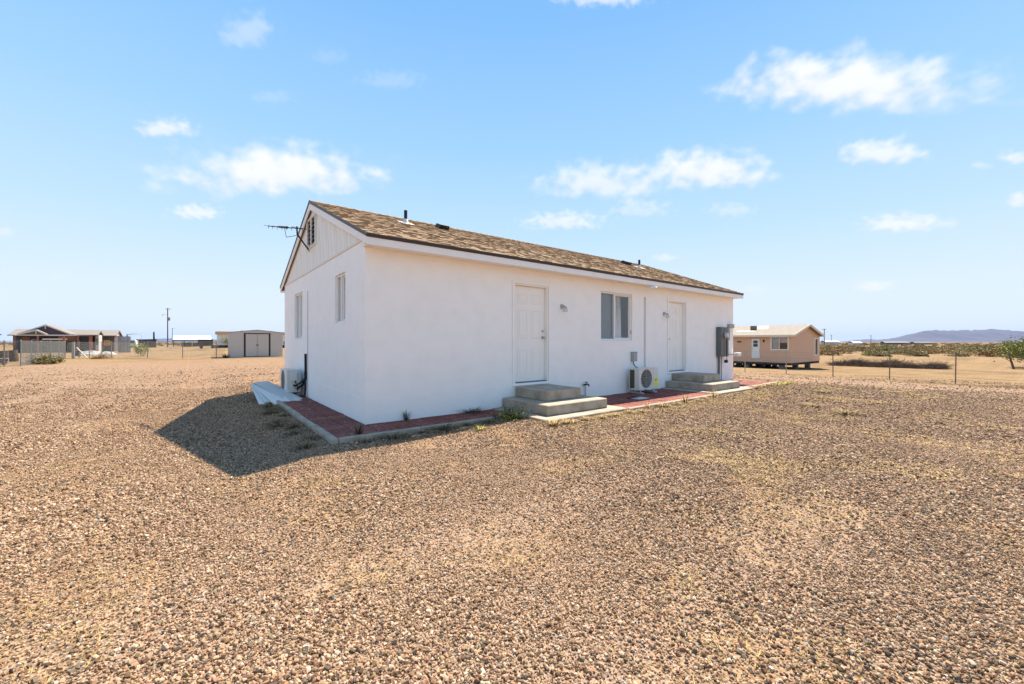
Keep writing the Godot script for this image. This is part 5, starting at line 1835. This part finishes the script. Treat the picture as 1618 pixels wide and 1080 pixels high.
	add_box("door", o, mat("pale_door", lin(0.55, 0.60, 0.57), 0.6), Vector3(-0.35, 0.1, 0.002), Vector3(0.5, 2.2, 0.05), 0.01)
	add_box("roof", o, mat("dark_roof", lin(0.03, 0.028, 0.03), 0.8), Vector3(-3.3, 2.502, -3.3), Vector3(0.9, 2.68, 0.4), 0.02)
	o = thing("plank_fence", "grey upright plank fence section with two dark posts", "fence", site(-54.6, 58.0), FACING)
	squash(o, -54.6, 58.0)
	for i in 9:
		add_box("plank", o, mat("plank_grey%d" % (i % 3), lin(0.22 + 0.03 * (i % 3), 0.215 + 0.03 * (i % 3), 0.22 + 0.03 * (i % 3)), 0.9), Vector3(-0.9 + i * 0.2, -0.1, -0.02), Vector3(-0.72 + i * 0.2, 2.25 + 0.04 * (i % 2), 0.02), 0.004)
	for x in [-0.55, 0.35]:
		add_box("post", o, mats["dark_roof"], Vector3(x - 0.06, -0.2, -0.14), Vector3(x + 0.06, 2.6, -0.022), 0.01)
	o = thing("leaning_plank", "pale wide plank leaning at the chain link fence with a diagonal prop", "plank", site(-38.9, 36.5), FACING)
	var lp := new_st()
	bar(lp, Vector3(0, -0.1, 0), Vector3(-0.1, 1.5, -0.1), 0.24, 0.05, Vector3(0, 0, 1))
	part("plank", lp, mat("plank_pale", lin(0.40, 0.36, 0.33), 0.85), o)
	lp = new_st()
	bar(lp, Vector3(0.3, 1.0, 0.02), Vector3(1.4, 0.0, 0.1), 0.05, 0.05)
	part("prop", lp, mats["galvanised"], o)
	for t in [[-48.2, 47.0, 1.3, 0.45, "pale grey crumpled tarp heap left of the van in the neighbour's yard"], [-46.8, 47.6, 0.9, 0.35, "small pale grey tarp heap nearest the plank fence"]]:
		var r := RandomNumberGenerator.new()
		r.seed = int(t[0] * 10.0)
		var st2 := new_st()
		var grid := []
		for i in 9:
			for j in 9:
				var x := (i / 4.0 - 1.0)
				var z := (j / 4.0 - 1.0)
				var hh: float = max(0.0, 1.0 - x * x - z * z * 0.8) * t[3] * r.randf_range(0.6, 1.3)
				grid.append(Vector3(x * t[2], hh, z * t[2] * 0.7))
		for i in 8:
			for j in 8:
				quad(st2, grid[i * 9 + j], grid[i * 9 + j + 1], grid[i * 9 + j + 10], grid[i * 9 + j + 9], Vector3(0, -3, 0))
		var tarp := part("tarp_heap", st2, mat("tarp_white", lin(0.36, 0.355, 0.35), 0.7), self)
		tarp.position = site(t[0], t[1])
		tag(tarp, t[4], "tarp")
	# clutter in the neighbour's yard
	var junk := [[-35.4, 28.6, "rusty steel drum standing behind the near end of the chain link fence"], [-38.0, 31.4, "rusty steel drum tilted beside the olive bush behind the fence"]]
	for i in 2:
		o = thing("steel_drum", junk[i][2], "drum", site(junk[i][0], junk[i][1]), 0.0, "steel drums in the neighbour's yard")
		o.rotation.z = 0.0 if i == 0 else 0.12
		vstub = new_st()
		for k in 3:
			tube(vstub, Vector3(0, k * 0.29, 0), Vector3(0, k * 0.29 + 0.27, 0), 0.285, 0.285, 18)
			tube(vstub, Vector3(0, k * 0.29 + 0.265, 0), Vector3(0, k * 0.29 + 0.295, 0), 0.297, 0.297, 18)
		part("drum", vstub, mat("drum_rust", lin(0.10, 0.07, 0.055), 0.8), o)
	for i in 3:
		o = thing("wooden_pallet", ["lowest grey pallet of the stack behind the chain link fence", "middle grey pallet of the stack behind the chain link fence", "topmost grey pallet of the stack behind the chain link fence"][i], "pallet", site(-33.6, 26.6) + Vector3(0.05 * i, 0.14 * i, 0.04 * i), 0.1 * i, "pallets behind the fence")
		for k in 6:
			add_box("slat", o, mat("pallet_wood", lin(0.24, 0.20, 0.16), 0.9), Vector3(-0.6, 0.11, -0.5 + k * 0.18), Vector3(0.6, 0.132, -0.38 + k * 0.18), 0.003)
		for k in 3:
			add_box("runner", o, mats["pallet_wood"], Vector3(-0.6 + k * 0.56, 0.0, -0.5), Vector3(-0.52 + k * 0.56, 0.109, 0.52), 0.003)
	for i in 3:
		o = thing("old_tyre", ["old tyre lying at the bottom of the stack near the porch house", "old tyre in the middle of the stack near the porch house", "old tyre on top of the stack near the porch house"][i], "tyre", site(-45.0, 42.5) + Vector3(0.04 * i, 0.2 * i + 0.1, 0.0), 0.0, "stacked old tyres")
		vstub = new_st()
		ring(vstub, Vector3.ZERO, Vector3.UP, 0.26, 0.10, 20)
		part("tread", vstub, mats["rubber"], o)
	# light van
	o = thing("parked_van", "small pale van parked on the sand beyond the fence", "van", site(-86.8, 94.0), FACING + 0.12)
	squash(o, -86.8, 94.0)
	var vp := mat("van_paint", lin(0.62, 0.66, 0.60), 0.4)
	var vst := new_st()
	plate(vst, [Vector3(-0.95, 0.35, 0), Vector3(0.95, 0.35, 0), Vector3(0.93, 1.1, 0), Vector3(0.78, 1.85, 0), Vector3(0.5, 1.95, 0), Vector3(-0.6, 1.95, 0), Vector3(-0.85, 1.8, 0), Vector3(-0.98, 1.1, 0)], Vector3(0, 0, -4.2))
	part("body", vst, vp, o)
	vst = new_st()
	plate(vst, [Vector3(-0.62, 1.15, 0.004), Vector3(0.66, 1.15, 0.004), Vector3(0.56, 1.72, 0.004), Vector3(-0.52, 1.72, 0.004)], Vector3(0, 0, 0.015))
	part("windscreen", vst, mat("van_glass", lin(0.07, 0.09, 0.10), 0.1), o)
	add_box("bumper", o, mats["rubber"], Vector3(-0.95, 0.32, 0.003), Vector3(0.95, 0.52, 0.1), 0.03)
	for x in [-0.72, 0.72]:
		add_box("headlight", o, mats["lamp_white"], Vector3(x - 0.14, 0.68, 0.003), Vector3(x + 0.14, 0.84, 0.03), 0.02)
		for z in [-0.8, -3.3]:
			vst = new_st()
			tube(vst, Vector3(x - 0.1, 0.33, z), Vector3(x + 0.1, 0.33, z), 0.33, 0.33, 16)
			part("wheel", vst, mats["rubber"], o)
	# shade roof on posts
	o = thing("carport", "open carport with white sloping sheet roof on dark posts", "carport", site(-101.0, 130.0), FACING)
	squash(o, -101, 130.0)
	vst = new_st()
	plate(vst, [Vector3(-6.0, 2.15, 0.3), Vector3(6.2, 2.15, 0.3), Vector3(6.2, 3.5, -6.0), Vector3(-6.0, 3.5, -6.0)], Vector3(0, 0.08, 0))
	part("roof", vst, mat("sheet_white", lin(0.78, 0.79, 0.80), 0.5), o)
	add_box("beam", o, mats["dark_roof"], Vector3(-6.0, 1.9, 0.1), Vector3(6.2, 2.14, 0.28))
	for x in [-5.7, -2.5, 0.0, 3.2, 5.9]:
		add_box("post", o, mats["dark_roof"] if x < -2.0 else mat("pale_post", lin(0.45, 0.42, 0.38), 0.8), Vector3(x - 0.12, -0.3, 0.1), Vector3(x + 0.12, 1.89, 0.3))
	add_box("back_wall", o, mat("carport_back", lin(0.13, 0.105, 0.085), 0.9), Vector3(-3.5, -0.2, -5.8), Vector3(5.8, 1.3, -5.6))
	# long pale mobile home behind the shed
	o = thing("long_mobile_home", "long white mobile home with tan roof edge standing behind the metal shed", "mobile home", site(-66.5, 93.0), FACING)
	squash(o, -66.5, 93.0)
	add_box("wall", o, mat("mobile_white", lin(0.72, 0.69, 0.62), 0.7), Vector3(0.0, 0.6, -4.0), Vector3(19.0, 3.1, 0.0))
	add_box("roof", o, mat("mobile_tan", lin(0.55, 0.38, 0.24), 0.7), Vector3(-0.4, 3.102, -4.4), Vector3(19.4, 3.75, 0.4), 0.03)
	add_box("skirt", o, mats["chassis"], Vector3(0.3, -0.2, -3.8), Vector3(18.6, 0.598, -0.3))
	add_box("window", o, mats["van_glass"], Vector3(16.2, 0.75, 0.002), Vector3(17.0, 1.5, 0.05), 0.01)
	for x in [5.5, 9.6, 12.9]:
		add_box("roof_vent", o, mats["dark_roof"], Vector3(x, 3.752, -1.4), Vector3(x + 0.5, 4.0, -0.9), 0.02)
	make_tree("yard_tree", "small round yellowish tree in front of the long white mobile home", site(-60.6, 88.0), 2.6, 1.9, 51, [Color(0.2, 0.19, 0.06), Color(0.28, 0.25, 0.09)], 700, 0.18)
	# flat trailer
	o = thing("flat_trailer", "dark flat trailer parked left of the long white mobile home", "trailer", site(-63.4, 86.0), FACING)
	squash(o, -63.4, 86.0)
	add_box("bed", o, mats["chassis"], Vector3(-2.2, 0.55, -1.8), Vector3(2.0, 0.72, 0.0), 0.01)
	add_box("head_board", o, mats["shed_brown"], Vector3(-2.2, 0.721, -1.8), Vector3(1.0, 1.9, -1.7), 0.01)
	for x in [-1.5, 0.9, 1.7]:
		vst = new_st()
		tube(vst, Vector3(x, 0.3, -0.25), Vector3(x, 0.3, -0.01), 0.38, 0.38, 14)
		part("wheel", vst, mats["rubber"], o)
	# tan canopy, dark lean-to, dark stump
	o = thing("canopy", "tan arched canopy on thin legs beyond the plank fence", "canopy", site(-82.5, 90.0), FACING)
	squash(o, -82.5, 90.0)
	vst = new_st()
	for i in 8:
		var x0 := -1.6 + i * 0.4
		vst.set_smooth_group(-1)
		plate(vst, [Vector3(x0, 3.0 + 0.22 * cos(x0 * 0.9), 0), Vector3(x0 + 0.4, 3.0 + 0.22 * cos((x0 + 0.4) * 0.9), 0), Vector3(x0 + 0.4, 3.0 + 0.22 * cos((x0 + 0.4) * 0.9), -3.0), Vector3(x0, 3.0 + 0.22 * cos(x0 * 0.9), -3.0)], Vector3(0, 0.05, 0))
	part("cover", vst, mat("canopy_tan", lin(0.60, 0.50, 0.33), 0.8), o)
	for x in [-1.5, 1.5]:
		vst = new_st()
		tube(vst, Vector3(x, -0.2, -0.1), Vector3(x, 3.02, -0.1), 0.03, 0.03, 6)
		part("leg", vst, mats["galvanised"], o)
	o = thing("lean_to", "low dark lean-to shelter behind the yellow green sapling", "shelter", site(-96.0, 108.0), FACING)
	squash(o, -96, 108.0)
	add_box("roof", o, mats["dark_roof"], Vector3(-2.6, 1.9, -3.0), Vector3(2.8, 2.15, 0.2))
	add_box("wall", o, mats["carport_back"], Vector3(-2.2, -0.2, -2.8), Vector3(2.4, 1.88, -2.6))
	for x in [-2.4, 2.6]:
		add_box("post", o, mats["carport_back"], Vector3(x - 0.1, -0.2, -0.2), Vector3(x + 0.1, 1.89, 0.0))
	o = thing("trunk_stump", "tall black limbless trunk standing left of the utility pole", "trunk", site(-100.5, 115.5))
	vst = new_st()
	tube(vst, Vector3(0, -0.4, 0), Vector3(0.05, 2.0, 0), 0.27, 0.22, 10)
	tube(vst, Vector3(0.05, 2.0, 0), Vector3(0.0, 4.3, 0), 0.22, 0.17, 10)
	part("trunk", vst, mat("burnt", lin(0.02, 0.018, 0.017), 0.9), o)


func make_far() -> void:
	utility_pole("tall wooden utility pole with transformer and lamp arm behind the chain link fence", site(-98.7, 118.0), 11.2, true)
	utility_pole("distant utility pole right of the tall one with the transformer", site(-198.0, 240.0), 9.6, false)
	utility_pole("distant utility pole rising just right of the tan manufactured home", site(113.8, 150.0), 7.6, false)
	utility_pole("thin distant utility pole standing over low grey roofs in the scrub", site(194.0, 250.0), 6.6, false)
	utility_pole("thin distant utility pole alone in the scrub left of the mountain", site(218.0, 250.0), 6.2, false)
	var items := [[193.0, 248.0, 8.0, 2.2, "low house with pale grey roof far out in the scrub", 0.5], [210.0, 250.0, 5.0, 1.4, "low white shed far out in the scrub", 0.7], [290.0, 310.0, 18.0, 1.5, "long brown low barn far out in the scrub", 0.12], [330.0, 330.0, 14.0, 1.4, "dark low barn right of the long brown one", 0.08]]
	for it in items:
		var o := thing("far_building", it[4], "building", site(it[0], it[1]), FACING)
		var c: float = it[5]
		add_box("wall", o, mat("far_wall%d" % int(c * 100), lin(c, c * 0.9, c * 0.82), 0.85), Vector3(-it[2] / 2, -0.4, -4), Vector3(it[2] / 2, it[3], 0))
		var st := new_st()
		gable_roof(st, -it[2] / 2 - 0.4, it[2] / 2 + 0.4, -4.5, 0.5, it[3], it[3] + 1.0, true, 0.1)
		part("roof", st, mat("far_roof%d" % int(c * 100), lin(min(0.5, c + 0.1), min(0.5, c + 0.1), min(0.52, c + 0.12)), 0.8), o)
	# the ranges: crest points as bearing and height, drawn as gullied ridges
	range_of_hills("mountain", [[0.80, 0.0], [0.90, 2.0], [0.925, 26.0], [0.955, 75.0], [0.985, 128.0], [1.0, 168.0], [1.02, 180.0], [1.07, 172.0], [1.13, 181.0], [1.17, 196.0], [1.2, 185.0], [1.214, 174.0], [1.224, 130.0], [1.24, 165.0], [1.3, 190.0], [1.4, 150.0], [1.55, 120.0], [1.75, 0.0]], 6000.0, 900.0)
	range_of_hills("hill", [[0.80, 0.0], [0.84, 40.0], [0.87, 66.0], [0.89, 46.0], [0.915, 70.0], [0.95, 60.0], [1.05, 90.0], [1.2, 0.0]], 8200.0, 700.0)
	range_of_hills("hill", [[-1.1, 0.0], [-0.98, 30.0], [-0.85, 72.0], [-0.8, 95.0], [-0.74, 60.0], [-0.66, 66.0], [-0.55, 0.0]], 8200.0, 700.0)


func range_of_hills(called: String, crest: Array, far: float, deep: float) -> void:
	var n := FastNoiseLite.new()
	n.seed = 17
	n.frequency = 0.0016
	n.fractal_octaves = 5
	var cols := 170
	var rows := 22
	var v := PackedVector3Array()
	var idx := PackedInt32Array()
	for i in cols + 1:
		var k: float = lerp(crest[0][0], crest[-1][0], float(i) / cols)
		var hh := 0.0
		for j in crest.size() - 1:
			if k >= crest[j][0] and k <= crest[j + 1][0]:
				hh = lerp(crest[j][1], crest[j + 1][1], smoothstep(0.0, 1.0, (k - crest[j][0]) / (crest[j + 1][0] - crest[j][0])))
		hh += min(hh, 60.0) * 0.24 * n.get_noise_1d(k * 40000.0) + min(hh, 60.0) * 0.13 * n.get_noise_1d(k * 170000.0)
		for j in rows + 1:
			var t := float(j) / rows * 2.0 - 1.0
			var vv := far + t * deep
			var p := EYE + RGT * k * far + FWD * vv
			var gully := n.get_noise_2d(p.x * 1.0, p.z * 1.0)
			var prof := pow(max(0.0, 1.0 - absf(t)), 1.25)
			var bite := 1.0 + gully * 0.9 * (1.0 - prof) * 2.0
			v.append(Vector3(p.x, -6.0 + hh * prof * clampf(bite, 0.3, 1.7), p.z))
			if i > 0 and j > 0:
				var a := (i - 1) * (rows + 1) + j - 1
				var b := i * (rows + 1) + j - 1
				idx.append_array([a, a + 1, b + 1, a, b + 1, b])
	var arr := []
	arr.resize(Mesh.ARRAY_MAX)
	arr[Mesh.ARRAY_VERTEX] = v
	arr[Mesh.ARRAY_INDEX] = idx
	var am := ArrayMesh.new()
	am.add_surface_from_arrays(Mesh.PRIMITIVE_TRIANGLES, arr)
	var st := SurfaceTool.new()
	st.create_from(am, 0)
	st.generate_normals()
	var m := st.commit()
	m.surface_set_material(0, mat("mountain_rock", lin(0.06, 0.052, 0.056), 0.95))
	structure(mesh_part(called, m, self))


func _ready() -> void:
	rng.seed = 20240
	lump.seed = 3
	lump.frequency = 0.09
	lump.fractal_octaves = 3
	make_light()
	palette()
	make_ground()
	make_house()
	make_apron()
	make_steps(2.68, "concrete steps with two treads below the door with the deadbolt")
	make_steps(8.45, "concrete steps with two treads below the door by the electric panel")
	make_far()
	make_left_homes()
	make_shed()
	make_field_home()
	make_fences()
	make_fittings()
	make_boards()
	make_plants()
	make_weeds()
	make_dry_grass()
	make_gravel()
